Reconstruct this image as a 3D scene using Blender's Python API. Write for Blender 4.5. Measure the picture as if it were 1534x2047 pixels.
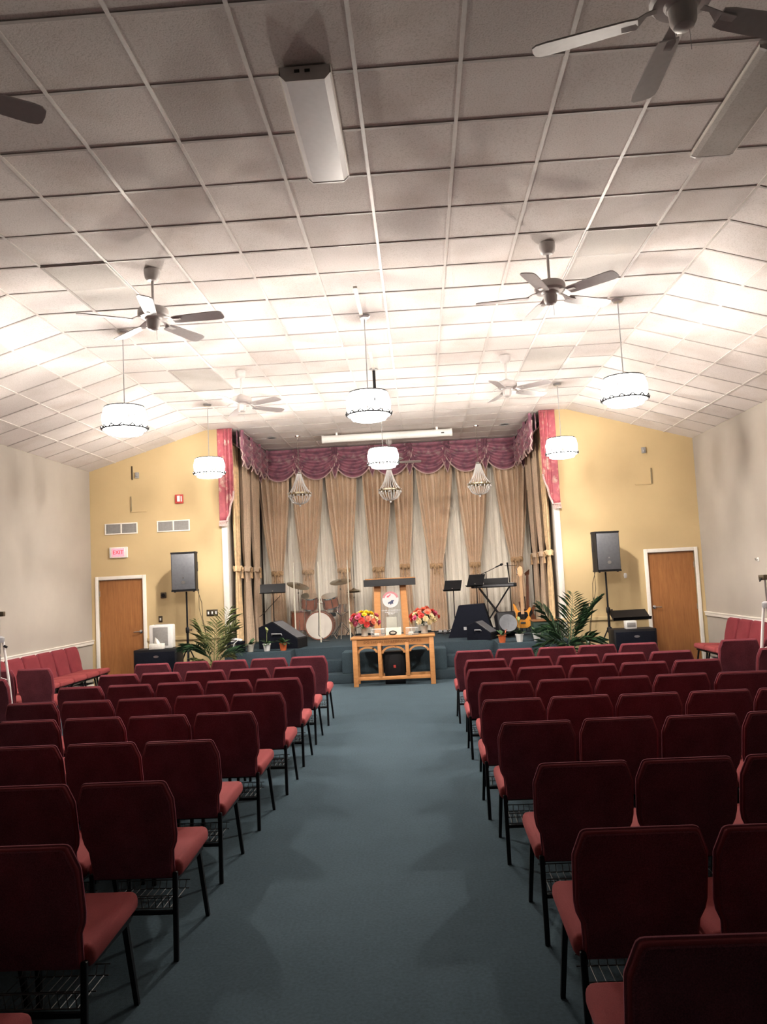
import bpy, bmesh, math, random
from mathutils import Vector, Matrix
for o in list(bpy.data.objects): bpy.data.objects.remove(o)
scene = bpy.context.scene
C = scene.collection
PI = math.pi
rnd = random.Random(7)

# ------------------------------------------------------------------ camera
CAM = (0.529, 0.0, 1.77); YAW, PIT, ROL = math.radians(-2.439), math.radians(4.761), math.radians(-2.854)
_f = Vector((math.sin(YAW)*math.cos(PIT), math.cos(YAW)*math.cos(PIT), math.sin(PIT)))
_r = Vector((math.cos(YAW), -math.sin(YAW), 0)); _u = _r.cross(_f)
_R = _r*math.cos(ROL)+_u*math.sin(ROL); _U = -_r*math.sin(ROL)+_u*math.cos(ROL)
cd = bpy.data.cameras.new('camera'); cam = bpy.data.objects.new('camera', cd); C.objects.link(cam)
cd.sensor_fit = 'VERTICAL'; cd.sensor_height = 36.0; cd.lens = 1598.84*36.0/2047.0
cd.clip_start = 0.05; cd.clip_end = 100
cam.matrix_world = Matrix(((_R.x, _U.x, -_f.x, CAM[0]), (_R.y, _U.y, -_f.y, CAM[1]), (_R.z, _U.z, -_f.z, CAM[2]), (0, 0, 0, 1)))
scene.camera = cam
# ------------------------------------------------------------------ world, exposure
w = bpy.data.worlds.new('world'); scene.world = w; w.use_nodes = True
w.node_tree.nodes['Background'].inputs[0].default_value = (0.02, 0.02, 0.022, 1)
vs = scene.view_settings
vs.view_transform = 'Standard'; vs.look = 'None'; vs.gamma = 1.0; vs.use_curve_mapping = False
vs.exposure = 1.9
LAMP_W = 120.0
LAMP_COL = (1.0, 0.90, 0.78)
CRYSTAL_E = 6.0

# ------------------------------------------------------------------ materials
MATS = {}
def nodes_of(name):
    m = bpy.data.materials.new(name); m.use_nodes = True
    nt = m.node_tree; nt.nodes.clear()
    out = nt.nodes.new('ShaderNodeOutputMaterial'); b = nt.nodes.new('ShaderNodeBsdfPrincipled')
    nt.links.new(b.outputs[0], out.inputs[0])
    return m, nt, b, out
def texco(nt, scale=(1, 1, 1), obj=True):
    t = nt.nodes.new('ShaderNodeTexCoord'); mp = nt.nodes.new('ShaderNodeMapping')
    nt.links.new(t.outputs['Object' if obj else 'Generated'], mp.inputs[0]); mp.inputs['Scale'].default_value = scale
    return mp.outputs[0]
def ramp(nt, fac, stops):
    r = nt.nodes.new('ShaderNodeValToRGB'); nt.links.new(fac, r.inputs[0])
    el = r.color_ramp.elements
    while len(el) < len(stops): el.new(0.5)
    for e, (p, c) in zip(el, stops): e.position = p; e.color = (*c, 1)
    return r.outputs[0]
def noise(nt, vec, scale, detail=3, rough=0.5, dist=0):
    n = nt.nodes.new('ShaderNodeTexNoise'); nt.links.new(vec, n.inputs['Vector'])
    n.inputs['Scale'].default_value = scale; n.inputs['Detail'].default_value = detail
    n.inputs['Roughness'].default_value = rough; n.inputs['Distortion'].default_value = dist
    return n.outputs['Fac']
def bump(nt, b, h, strength=0.3, dist=0.01):
    n = nt.nodes.new('ShaderNodeBump'); n.inputs['Strength'].default_value = strength; n.inputs['Distance'].default_value = dist
    nt.links.new(h, n.inputs['Height']); nt.links.new(n.outputs[0], b.inputs['Normal'])
def mixc(nt, fac, a, b_, blend='MIX'):
    m = nt.nodes.new('ShaderNodeMix'); m.data_type = 'RGBA'; m.blend_type = blend
    for s, v in ((m.inputs[0], fac), (m.inputs[6], a), (m.inputs[7], b_)):
        if hasattr(v, 'links') or hasattr(v, 'is_linked'): nt.links.new(v, s)
        elif isinstance(v, (int, float)): s.default_value = v
        else: s.default_value = (*v, 1)
    return m.outputs[2]
def plain(name, col, rough=0.5, metal=0.0, spec=0.5, var=0.08, scale=30, sheen=0, bumpy=0):
    m, nt, b, _ = nodes_of(name)
    v = texco(nt); n = noise(nt, v, scale)
    lo = tuple(max(0, c*(1-var)) for c in col); hi = tuple(min(1, c*(1+var)) for c in col)
    nt.links.new(ramp(nt, n, [(0.3, lo), (0.7, hi)]), b.inputs['Base Color'])
    b.inputs['Roughness'].default_value = rough; b.inputs['Metallic'].default_value = metal
    b.inputs['Specular IOR Level'].default_value = spec
    if sheen: b.inputs['Sheen Weight'].default_value = sheen; b.inputs['Sheen Roughness'].default_value = 0.4
    if bumpy: bump(nt, b, n, bumpy, 0.005)
    MATS[name] = m
    return m
def wood(name, a, b_, scale=(2, 2, 0.25), rough=0.45):
    m, nt, b, _ = nodes_of(name)
    v = texco(nt, scale); n = noise(nt, v, 9, 5, 0.6, 0.6)
    n2 = noise(nt, v, 45, 3, 0.6)
    c = ramp(nt, n, [(0.3, a), (0.7, b_)])
    c2 = mixc(nt, 0.25, c, ramp(nt, n2, [(0.35, a), (0.65, b_)]))
    nt.links.new(c2, b.inputs['Base Color']); b.inputs['Roughness'].default_value = rough
    bump(nt, b, n2, 0.05)
    MATS[name] = m
def fabric(name, col, var=0.18, scale=350, sheen=0.25, rough=0.9):
    m, nt, b, _ = nodes_of(name)
    v = texco(nt); n = noise(nt, v, scale, 2); n2 = noise(nt, v, 6, 3)
    lo = tuple(c*(1-var) for c in col); hi = tuple(min(1, c*(1+var)) for c in col)
    c = mixc(nt, 0.35, ramp(nt, n, [(0.35, lo), (0.65, hi)]), ramp(nt, n2, [(0.35, lo), (0.65, hi)]))
    nt.links.new(c, b.inputs['Base Color']); b.inputs['Roughness'].default_value = rough
    b.inputs['Specular IOR Level'].default_value = 0.15
    if sheen: b.inputs['Sheen Weight'].default_value = sheen; b.inputs['Sheen Roughness'].default_value = 0.5; b.inputs['Sheen Tint'].default_value = (*[min(1, c*2+0.05) for c in col], 1)
    bump(nt, b, n, 0.15, 0.002)
    MATS[name] = m
def carpet(name, col):
    m, nt, b, _ = nodes_of(name)
    v = texco(nt); n = noise(nt, v, 420, 2); n2 = noise(nt, v, 2.2, 5, 0.65); n3 = noise(nt, v, 60, 3)
    lo = tuple(c*0.6 for c in col); hi = tuple(c*1.4 for c in col)
    a = ramp(nt, n, [(0.3, lo), (0.7, hi)]); b2 = ramp(nt, n2, [(0.3, tuple(c*0.8 for c in col)), (0.7, tuple(c*1.2 for c in col))])
    c3 = ramp(nt, n3, [(0.3, lo), (0.7, hi)])
    nt.links.new(mixc(nt, 0.35, mixc(nt, 0.5, a, b2), c3), b.inputs['Base Color']); b.inputs['Roughness'].default_value = 1.0
    b.inputs['Specular IOR Level'].default_value = 0.05
    bump(nt, b, n, 0.5, 0.006)
    MATS[name] = m
def floral(name, base, dark, flower, leaf, scale=7.0, big=(0.16, 0.30)):
    m, nt, b, _ = nodes_of(name)
    v = texco(nt); n0 = noise(nt, v, 4, 3)
    vo = nt.nodes.new('ShaderNodeTexVoronoi'); vo.inputs['Scale'].default_value = scale
    add = nt.nodes.new('ShaderNodeVectorMath'); add.operation = 'MULTIPLY_ADD'
    nt.links.new(n0, add.inputs[0]); add.inputs[1].default_value = (0.25, 0.25, 0.25); nt.links.new(v, add.inputs[2])
    nt.links.new(add.outputs[0], vo.inputs['Vector'])
    bg = ramp(nt, noise(nt, v, 8, 3), [(0.35, dark), (0.6, base)])
    fl = ramp(nt, vo.outputs['Distance'], [(big[0], (1, 1, 1)), (big[1], (0, 0, 0))])
    petal = ramp(nt, noise(nt, v, 40, 2), [(0.35, tuple(c*0.6 for c in flower)), (0.6, flower)])
    c1 = mixc(nt, fl, bg, petal)
    lf = ramp(nt, noise(nt, v, 16, 2), [(0.62, (0, 0, 0)), (0.68, (1, 1, 1))])
    nt.links.new(mixc(nt, lf, c1, leaf), b.inputs['Base Color'])
    b.inputs['Roughness'].default_value = 0.6; b.inputs['Sheen Weight'].default_value = 0.2
    MATS[name] = m
def clear(name, tint=(0.9, 0.95, 0.95), op=0.12, rough=0.05):
    m = bpy.data.materials.new(name); m.use_nodes = True; nt = m.node_tree; nt.nodes.clear()
    out = nt.nodes.new('ShaderNodeOutputMaterial'); t = nt.nodes.new('ShaderNodeBsdfTransparent'); g = nt.nodes.new('ShaderNodeBsdfPrincipled')
    g.inputs['Base Color'].default_value = (*tint, 1); g.inputs['Roughness'].default_value = rough
    mx = nt.nodes.new('ShaderNodeMixShader'); lw = nt.nodes.new('ShaderNodeLayerWeight'); lw.inputs[0].default_value = 0.3
    ma = nt.nodes.new('ShaderNodeMath'); ma.operation = 'ADD'; ma.inputs[1].default_value = op; ma.use_clamp = True
    ms = nt.nodes.new('ShaderNodeMath'); ms.operation = 'MULTIPLY'; ms.inputs[1].default_value = 0.6
    nt.links.new(lw.outputs['Fresnel'], ms.inputs[0]); nt.links.new(ms.outputs[0], ma.inputs[0])
    nt.links.new(ma.outputs[0], mx.inputs[0]); nt.links.new(t.outputs[0], mx.inputs[1]); nt.links.new(g.outputs[0], mx.inputs[2])
    nt.links.new(mx.outputs[0], out.inputs[0])
    MATS[name] = m
def emit(name, col, strength, base=(0.8, 0.8, 0.8)):
    m, nt, b, _ = nodes_of(name)
    b.inputs['Base Color'].default_value = (*base, 1)
    b.inputs['Emission Color'].default_value = (*col, 1); b.inputs['Emission Strength'].default_value = strength
    MATS[name] = m
def tilemat(name, col):
    m, nt, b, _ = nodes_of(name)
    v = texco(nt); oi = nt.nodes.new('ShaderNodeObjectInfo')
    off = nt.nodes.new('ShaderNodeVectorMath'); off.operation = 'MULTIPLY_ADD'
    nt.links.new(oi.outputs['Random'], off.inputs[0]); off.inputs[1].default_value = (37, 19, 23); nt.links.new(v, off.inputs[2])
    n = noise(nt, off.outputs[0], 90, 4, 0.7); n2 = noise(nt, off.outputs[0], 1.6, 3)
    c = ramp(nt, oi.outputs['Random'], [(0.0, tuple(x*0.86 for x in col)), (1.0, col)])
    c = mixc(nt, 1.0, c, ramp(nt, n, [(0.36, (0.78, 0.77, 0.75)), (0.5, (1, 1, 1))]), 'MULTIPLY')
    c = mixc(nt, 1.0, c, ramp(nt, n2, [(0.25, (0.86, 0.83, 0.80)), (0.5, (1, 1, 1))]), 'MULTIPLY')
    nt.links.new(c, b.inputs['Base Color']); b.inputs['Roughness'].default_value = 0.95; b.inputs['Specular IOR Level'].default_value = 0.1
    bump(nt, b, n, 0.35, 0.004)
    MATS[name] = m
def wallmat(name, col):
    m, nt, b, _ = nodes_of(name)
    v = texco(nt); n = noise(nt, v, 1.3, 4, 0.6); n2 = noise(nt, v, 140, 2)
    nt.links.new(ramp(nt, n, [(0.3, tuple(c*0.95 for c in col)), (0.7, tuple(min(1, c*1.04) for c in col))]), b.inputs['Base Color'])
    b.inputs['Roughness'].default_value = 0.7; b.inputs['Specular IOR Level'].default_value = 0.25
    bump(nt, b, n2, 0.12, 0.003)
    MATS[name] = m

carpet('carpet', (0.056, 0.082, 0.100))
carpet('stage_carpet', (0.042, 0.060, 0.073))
wallmat('paint_yellow', (0.54, 0.41, 0.225))
wallmat('paint_cream', (0.37, 0.335, 0.295))
plain('trim_white', (0.80, 0.76, 0.70), 0.5, var=0.03)
tilemat('ceiling_tile', (0.76, 0.71, 0.685))
tilemat('lens_panel', (0.56, 0.53, 0.50))
plain('grid_shaded', (0.40, 0.36, 0.34), 0.6, var=0.05)  # cross bars of the grid, their shadow put in as darker metal
plain('grid_lit', (0.62, 0.58, 0.55), 0.5, var=0.05)  # lit copy of the same metal for the lengthwise bars
plain('slab', (0.25, 0.24, 0.23), 0.9)
fabric('maroon_fabric', (0.180, 0.030, 0.038))
fabric('maroon_back_shaded', (0.155, 0.042, 0.058), 0.45, 260, 0.4)  # same upholstery on the chair backs, their shade put into the colour
fabric('seat_fabric_lit', (0.245, 0.048, 0.050))  # same upholstery on the seats, lamplight put in as a brighter red
fabric('maroon_piping', (0.230, 0.060, 0.082))
plain('black_metal', (0.007, 0.007, 0.009), 0.45, 0.2, 0.3)
plain('chrome', (0.75, 0.75, 0.75), 0.15, 1.0)
plain('steel', (0.45, 0.45, 0.46), 0.3, 1.0)
plain('lamp_metal', (0.03, 0.03, 0.032), 0.5, 0.0, 0.2)
plain('rack_wire', (0.10, 0.10, 0.105), 0.5, 0.3)
plain('fan_white', (0.54, 0.51, 0.50), 0.4, var=0.04)
plain('fan_blade', (0.46, 0.43, 0.43), 0.5, var=0.05)
plain('white_plastic', (0.78, 0.77, 0.75), 0.35, var=0.03)
plain('lens_white', (0.56, 0.53, 0.54), 0.35, var=0.03)
plain('grey_plastic', (0.35, 0.35, 0.36), 0.5)
plain('black_plastic', (0.007, 0.007, 0.009), 0.5, 0.0, 0.25)
plain('black_cloth', (0.006, 0.007, 0.012), 0.95, 0.0, 0.1, bumpy=0.4)
plain('speaker_grille', (0.13, 0.135, 0.15), 0.55, 0.3)
plain('red_plastic', (0.45, 0.05, 0.04), 0.4)
plain('dark_green', (0.012, 0.035, 0.025), 0.7)
plain('bronze', (0.10, 0.08, 0.055), 0.4, 0.8)
plain('brass', (0.42, 0.36, 0.24), 0.3, 0.9)
wood('oak_door', (0.23, 0.088, 0.026), (0.37, 0.155, 0.050), (3.5, 3.5, 0.25))
wood('oak_table', (0.42, 0.17, 0.055), (0.58, 0.28, 0.10), (0.5, 2.5, 2.5))
wood('oak_dark', (0.16, 0.06, 0.02), (0.22, 0.09, 0.03))
wood('drum_wood', (0.20, 0.06, 0.035), (0.36, 0.12, 0.07), (4, 4, 1), 0.2)
wood('guitar_amber', (0.55, 0.20, 0.03), (0.75, 0.34, 0.06), (3, 3, 1), 0.2)
wood('guitar_brown', (0.08, 0.03, 0.02), (0.16, 0.06, 0.03), (3, 3, 1), 0.25)
wood('maple', (0.55, 0.33, 0.18), (0.66, 0.42, 0.24), (3, 3, 0.5), 0.35)
fabric('drape_tan', (0.68, 0.51, 0.37), 0.14, 60, 0.3, 0.6)
fabric('drape_gold', (0.68, 0.48, 0.28), 0.2, 18, 0.3, 0.55)
fabric('sheer_white', (0.84, 0.79, 0.70), 0.06, 90, 0.0, 0.8)
fabric('tieback', (0.46, 0.30, 0.17), 0.35, 40, 0.3, 0.6)  # drape cloth at the ties, with its darker shading put into the colour
floral('valance_floral', (0.30, 0.105, 0.15), (0.15, 0.055, 0.09), (0.50, 0.34, 0.34), (0.22, 0.16, 0.16), 4.2, (0.14, 0.30))
floral('jabot_floral', (0.40, 0.085, 0.105), (0.28, 0.05, 0.075), (0.62, 0.40, 0.34), (0.46, 0.20, 0.18), 3.6, (0.22, 0.34))
plain('fringe', (0.52, 0.37, 0.35), 0.8, var=0.3, scale=80)
clear('acrylic', (0.85, 0.92, 0.92), 0.05)
clear('shield', (0.85, 0.92, 0.92), 0.0)
clear('glass_bead', (0.98, 0.98, 0.98), 0.5, 0.02)
emit('crystal_lit', (1.0, 0.96, 0.90), CRYSTAL_E)
emit('lamp_diffuser', (1.0, 0.95, 0.88), 70.0)
emit('bulb', (1.0, 0.93, 0.82), 30.0)
emit('exit_red', (1.0, 0.08, 0.10), 1.3, (0.6, 0.1, 0.1))
plain('exit_letter', (0.35, 0.01, 0.02), 0.5)
plain('drum_head', (0.72, 0.66, 0.60), 0.5, var=0.05, scale=6)
plain('cymbal', (0.30, 0.26, 0.18), 0.25, 0.9)
plain('leaf_dark', (0.045, 0.100, 0.040), 0.45, var=0.5, scale=9)
plain('leaf_pale', (0.24, 0.27, 0.10), 0.5, var=0.4, scale=9)
plain('terracotta', (0.62, 0.13, 0.035), 0.6)
plain('soil', (0.03, 0.02, 0.015), 0.95)
plain('flower_yellow', (0.80, 0.55, 0.02), 0.6, var=0.2)
plain('flower_cream', (0.80, 0.66, 0.38), 0.6, var=0.15)
plain('flower_red', (0.62, 0.06, 0.05), 0.6, var=0.25)
plain('flower_coral', (0.75, 0.20, 0.12), 0.6, var=0.2)
plain('flower_pink', (0.60, 0.10, 0.18), 0.6, var=0.25)
plain('vase_grey', (0.42, 0.40, 0.35), 0.3)
plain('card_white', (0.62, 0.58, 0.48), 0.6, var=0.04)
plain('logo_white', (0.58, 0.56, 0.56), 0.5, var=0.02)
plain('logo_red', (0.65, 0.10, 0.14), 0.5)
plain('logo_pink', (0.50, 0.20, 0.22), 0.5, var=0.05)
plain('logo_blue', (0.05, 0.06, 0.12), 0.5)
plain('vent_grey', (0.30, 0.29, 0.28), 0.5, 0.2)
plain('hole_dark', (0.02, 0.018, 0.016), 0.9)
plain('paper', (0.75, 0.72, 0.66), 0.7)

# ------------------------------------------------------------------ mesh builder
class MB:
    def __init__(s): s.v = []; s.f = []
    def add(s, vs_, fs_):
        k = len(s.v); s.v += [tuple(x) for x in vs_]; s.f += [tuple(i+k for i in f) for f in fs_]; return s
    def box(s, c, d, rot=None, bev=0.0, seg=2):
        bm = bmesh.new(); bmesh.ops.create_cube(bm, size=1)
        for v in bm.verts: v.co = Vector((v.co.x*d[0], v.co.y*d[1], v.co.z*d[2]))
        if bev > 0: bmesh.ops.bevel(bm, geom=list(bm.edges), offset=bev, segments=seg, affect='EDGES', profile=0.5)
        M = (rot or Matrix()).to_4x4()
        bm.verts.ensure_lookup_table()
        s.add([(M @ v.co)+Vector(c) for v in bm.verts], [[v.index for v in f.verts] for f in bm.faces]); bm.free(); return s
    def bb(s, x0, x1, y0, y1, z0, z1, bev=0.0):
        return s.box(((x0+x1)/2, (y0+y1)/2, (z0+z1)/2), (abs(x1-x0), abs(y1-y0), abs(z1-z0)), None, bev)
    def tube(s, pts, r, n=8, cap=True):
        pts = [Vector(p) for p in pts]; rs = r if isinstance(r, (list, tuple)) else [r]*len(pts)
        rings = []; up = None
        for i, p in enumerate(pts):
            t = (pts[min(i+1, len(pts)-1)]-pts[max(i-1, 0)]).normalized()
            if up is None: up = Vector((0, 0, 1)) if abs(t.z) < 0.9 else Vector((1, 0, 0))
            a = t.cross(up)
            if a.length < 1e-6: a = t.cross(Vector((0, 1, 0)))
            a.normalize(); b = a.cross(t).normalized(); up = b
            rings.append([p+(a*math.cos(2*PI*k/n)+b*math.sin(2*PI*k/n))*rs[i] for k in range(n)])
        V = [q for rg in rings for q in rg]; F = []
        for i in range(len(rings)-1):
            for k in range(n): F.append((i*n+k, i*n+(k+1) % n, (i+1)*n+(k+1) % n, (i+1)*n+k))
        if cap: F.append(tuple(range(n-1, -1, -1))); F.append(tuple(range((len(rings)-1)*n, len(rings)*n)))
        return s.add(V, F)
    def lathe(s, prof, n=24, c=(0, 0, 0), M=None):
        V = []; F = []
        for r, z in prof:
            for k in range(n):
                p = Vector((r*math.cos(2*PI*k/n), r*math.sin(2*PI*k/n), z))
                if M is not None: p = M @ p
                V.append(p+Vector(c))
        for i in range(len(prof)-1):
            for k in range(n): F.append((i*n+k, i*n+(k+1) % n, (i+1)*n+(k+1) % n, (i+1)*n+k))
        if prof[0][0] > 1e-5: F.append(tuple(range(n-1, -1, -1)))
        if prof[-1][0] > 1e-5: F.append(tuple(range((len(prof)-1)*n, len(prof)*n)))
        return s.add(V, F)
    def prism(s, outline, y0, y1, M=None, c=(0, 0, 0)):
        """outline in (x,z), extruded along y"""
        n = len(outline); V = [Vector((x, y0, z)) for x, z in outline]+[Vector((x, y1, z)) for x, z in outline]
        if M is not None: V = [M @ v for v in V]
        V = [v+Vector(c) for v in V]
        F = [tuple(range(n)), tuple(range(2*n-1, n-1, -1))]+[(i, (i+1) % n, n+(i+1) % n, n+i)[::-1] for i in range(n)]
        return s.add(V, F)
    def grid(s, fn, nu, nv, closed_u=False):
        V = [fn(i/(nu if closed_u else nu-1), j/(nv-1)) for j in range(nv) for i in range(nu)]; F = []
        for j in range(nv-1):
            for i in range(nu if closed_u else nu-1):
                F.append((j*nu+i, j*nu+(i+1) % nu, (j+1)*nu+(i+1) % nu, (j+1)*nu+i))
        return s.add(V, F)
    def ball(s, c, r, n=8, m=6, sc=(1, 1, 1)):
        prof = [(max(1e-6, r*math.sin(PI*i/m)), -r*math.cos(PI*i/m)) for i in range(m+1)]
        return s.lathe(prof, n, c, Matrix.Diagonal(Vector(sc)))
    def build(s, name, mat, parent=None, smooth=True, angle=35, solid=0.0, loc=None):
        me = bpy.data.meshes.new(name); me.from_pydata(s.v, [], s.f); me.update()
        bm = bmesh.new(); bm.from_mesh(me)
        bmesh.ops.remove_doubles(bm, verts=bm.verts, dist=1e-5)
        if solid: bmesh.ops.solidify(bm, geom=bm.faces[:], thickness=solid)
        bmesh.ops.recalc_face_normals(bm, faces=bm.faces); bm.to_mesh(me); bm.free()
        me.materials.append(MATS[mat])
        if smooth:
            me.polygons.foreach_set('use_smooth', [True]*len(me.polygons)); me.set_sharp_from_angle(angle=math.radians(angle))
        o = bpy.data.objects.new(name, me); C.objects.link(o)
        if parent is not None: o.parent = parent
        if loc is not None: o.location = loc
        return o
def tag(o, label=None, cat=None, group=None, kind=None):
    if label: o['label'] = label
    if cat: o['category'] = cat
    if group: o['group'] = group
    if kind: o['kind'] = kind
    return o
def thing(name, label, cat, loc=(0, 0, 0), rz=0.0, group=None):
    o = bpy.data.objects.new(name, None); C.objects.link(o); o.empty_display_size = 0.1
    o.location = loc; o.rotation_euler = (0, 0, rz)
    return tag(o, label, cat, group)
def copy_tree(o, parent=None):
    c = o.copy(); C.objects.link(c); c.parent = parent
    for ch in list(o.children): copy_tree(ch, c)
    return c
def inst(src, parent, name=None, loc=(0, 0, 0), rot=(0, 0, 0), mat=None):
    o = bpy.data.objects.new(name or src.name, src.data); C.objects.link(o); o.parent = parent; o.location = loc; o.rotation_euler = rot
    return o
def struct(name, mb, mat, label, smooth=False, parent=None):
    o = mb.build(name, mat, parent, smooth)
    if parent is None: tag(o, label, None, None, 'structure')
    return o
def Rx(a): return Matrix.Rotation(a, 3, 'X')
def Ry(a): return Matrix.Rotation(a, 3, 'Y')
def Rz(a): return Matrix.Rotation(a, 3, 'Z')
ORD = ['first', 'second', 'third', 'fourth', 'fifth', 'sixth', 'seventh', 'eighth', 'ninth', 'tenth']

# ------------------------------------------------------------------ room shell
CH = 4.72; BX = 3.355; HW = 5.61; WZ = 4.045; YW = 14.7; YB = -6.0; YS = 17.95; SX = 3.02; SZ = 0.58
T = 0.61; TY = 0.6074; Y0 = 3.806
struct('floor', MB().bb(-HW-.15, HW+.15, YB-.15, YS+.3, -.1, 0), 'carpet', 'teal grey carpet covering the hall floor and aisle')
struct('wall_left', MB().bb(-HW-.15, -HW, YB, YW, 0, 4.3), 'paint_cream', 'cream painted side wall on the left')
struct('wall_right', MB().bb(HW, HW+.15, YB, YW, 0, 4.3), 'paint_cream', 'cream painted side wall on the right')
struct('wall_back', MB().bb(-HW-.15, HW+.15, YB-.15, YB, 0, 5.0), 'paint_cream', 'cream wall behind the seating at the rear')
DW0, DW1, DH = 4.64, 5.47, 2.0      # door leaf
def front_side(s, name, label):
    o = [(s*SX, 0), (s*DW0, 0), (s*DW0, 4.335+.1), (s*BX, CH+.1), (s*SX, CH+.1)]
    m = MB().prism(o, YW, YW+.15)
    zz = lambda x: CH-(abs(x)-BX)*(CH-WZ)/(HW-BX)+.1
    m.prism([(s*DW0, DH), (s*DW1, DH), (s*DW1, zz(DW1)), (s*DW0, zz(DW0))], YW, YW+.15)
    m.prism([(s*DW1, 0), (s*(HW+.15), 0), (s*(HW+.15), zz(HW)-.05), (s*DW1, zz(DW1))], YW, YW+.15)
    return struct(name, m, 'paint_yellow', label)
front_side(-1, 'wall_front_left', 'mustard yellow wall left of the stage opening')
front_side(1, 'wall_front_right', 'mustard yellow wall right of the stage opening')
struct('wall_stage_left', MB().bb(-SX-.15, -SX, YW+.15, YS, 0, 4.9), 'paint_cream', 'left side wall of the stage behind the drapes')
struct('wall_stage_right', MB().bb(SX, SX+.15, YW+.15, YS, 0, 4.9), 'paint_cream', 'right side wall of the stage behind the drapes')
struct('wall_stage_back', MB().bb(-SX-.15, SX+.15, YS, YS+.15, 0, 4.9), 'paint_cream', 'back wall of the stage behind the sheer curtain')
# stage platform, steps, thrust block
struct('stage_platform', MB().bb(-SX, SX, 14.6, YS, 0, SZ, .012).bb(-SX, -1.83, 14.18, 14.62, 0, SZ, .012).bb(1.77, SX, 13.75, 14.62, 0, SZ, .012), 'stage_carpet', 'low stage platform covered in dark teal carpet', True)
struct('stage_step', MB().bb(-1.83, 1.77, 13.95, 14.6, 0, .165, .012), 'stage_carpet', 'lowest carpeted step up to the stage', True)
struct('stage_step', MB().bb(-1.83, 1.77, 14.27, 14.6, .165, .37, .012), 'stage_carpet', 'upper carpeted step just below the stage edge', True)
struct('stage_block', MB().bb(-.92, .90, 14.0, 14.6, .165, .52, .015), 'carpet', 'carpeted block on the steps behind the communion table', True)
# doors
def door(s, name, label, handle_x):
    d = MB().bb(s*(DW0+.005), s*(DW1-.005), YW+.03, YW+.075, .01, DH-.005).build(name, 'oak_door', None, False)
    tag(d, label, None, None, 'structure')
    fr = MB()
    fr.bb(s*(DW0-.065), s*DW0, YW-.02, YW+.1, 0, DH+.065, .006).bb(s*DW1, s*(DW1+.065), YW-.02, YW+.1, 0, DH+.065, .006).bb(s*DW0, s*DW1, YW-.02, YW+.1, DH, DH+.065, .006)
    fr.build('door_frame', 'trim_white', d)
    hx = handle_x; sg = 1 if hx < s*(DW0+DW1)/2 else -1
    h = MB().lathe([(.001, 0), (.032, 0), (.032, .012), (.012, .018), (.012, .05), (.001, .05)], 16, (hx, YW+.03, 1.02), Rx(PI/2))
    h.tube([(hx, YW-.02, 1.02), (hx+sg*.04, YW-.025, 1.02), (hx+sg*.12, YW-.025, 1.015)], [.011, .011, .009], 8)
    h.build('door_handle', 'chrome', d)
    for z in (.25, 1.0, 1.75):
        MB().tube([(s*(DW0+DW1)/2+sg*.41, YW+.026, z-.05), (s*(DW0+DW1)/2+sg*.41, YW+.026, z+.05)], .007, 6).build('hinge', 'steel', d)
    return d
door(-1, 'door_1', 'brown oak door with white frame under the exit sign', -DW0-.06)
door(1, 'door_2', 'brown oak door with white frame right of the stage', DW0+.06)
# chair rails, baseboards, jamb trims
n = 1
for (x0, x1, y0, y1, lb) in ((-HW, -HW+.03, YB, YW, 'white chair rail along the left wall'), (HW-.03, HW, YB, YW, 'white chair rail along the right wall'),
                             (-DW0+.065, -SX, YW-.03, YW, 'chair rail on the yellow wall left of the stage'), (SX, DW0-.065, YW-.03, YW, 'chair rail on the yellow wall right of the stage')):
    yel = y1-y0 < 1
    m = MB().bb(x0, x1, y0, y1, .83, .90, .006)
    if not yel: m.bb(x0-(.012 if x0 > 0 else 0), x1+(.012 if x0 < 0 else 0), y0, y1, .885, .905, .004)
    struct('trim_%d' % n, m, 'paint_yellow' if yel else 'trim_white', lb, True); n += 1
for s, sd in ((-1, 'left'), (1, 'right')):
    struct('baseboard_%s' % sd, MB().bb(s*HW, s*(HW-.015), YB, YW, 0, .1, .004), 'trim_white', 'white baseboard along the %s wall' % sd, True)
    struct('trim_%d' % n, MB().bb(s*(SX-.005), s*(SX+.10), YW-.02, YW+.16, SZ, CH, .006), 'trim_white', 'white vertical trim at the %s edge of the stage opening' % sd, True); n += 1

# ------------------------------------------------------------------ ceiling: slabs, T-bars, tiles
ceil = struct('ceiling', MB().bb(-BX, BX, YB, YS, CH+.05, CH+.15), 'slab', 'flat centre of the white suspended tile ceiling')
slope = math.atan2(CH-WZ, HW-BX); SL = math.hypot(CH-WZ, HW-BX)
R0, R1 = -2, 23
bar_t = MB().box((0, 0, 0), (BX*2, .024, .012)).build('grid_bar', 'grid_shaded', ceil, False, loc=(0, Y0+TY*R0, CH+.001))
for r in range(R0+1, R1+1):
    inst(bar_t, ceil, 'grid_bar', (0, Y0+TY*r, CH+.001+rnd.uniform(-.002, .002)))
LY = YS-(Y0+TY*R0)
bar_l = MB().box((0, 0, 0), (.024, LY, .016)).build('grid_bar', 'grid_lit', ceil, False, loc=(-BX, Y0+TY*R0+LY/2, CH-.000))
for c in range(-5, 6): inst(bar_l, ceil, 'grid_bar', (c*T+.305, Y0+TY*R0+LY/2, CH-.000))
panels = {(-5, 5), (-5, 6), (3, 5), (3, 6), (-5, 11), (-5, 12), (3, 11), (3, 12)}
tile0 = None
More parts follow.
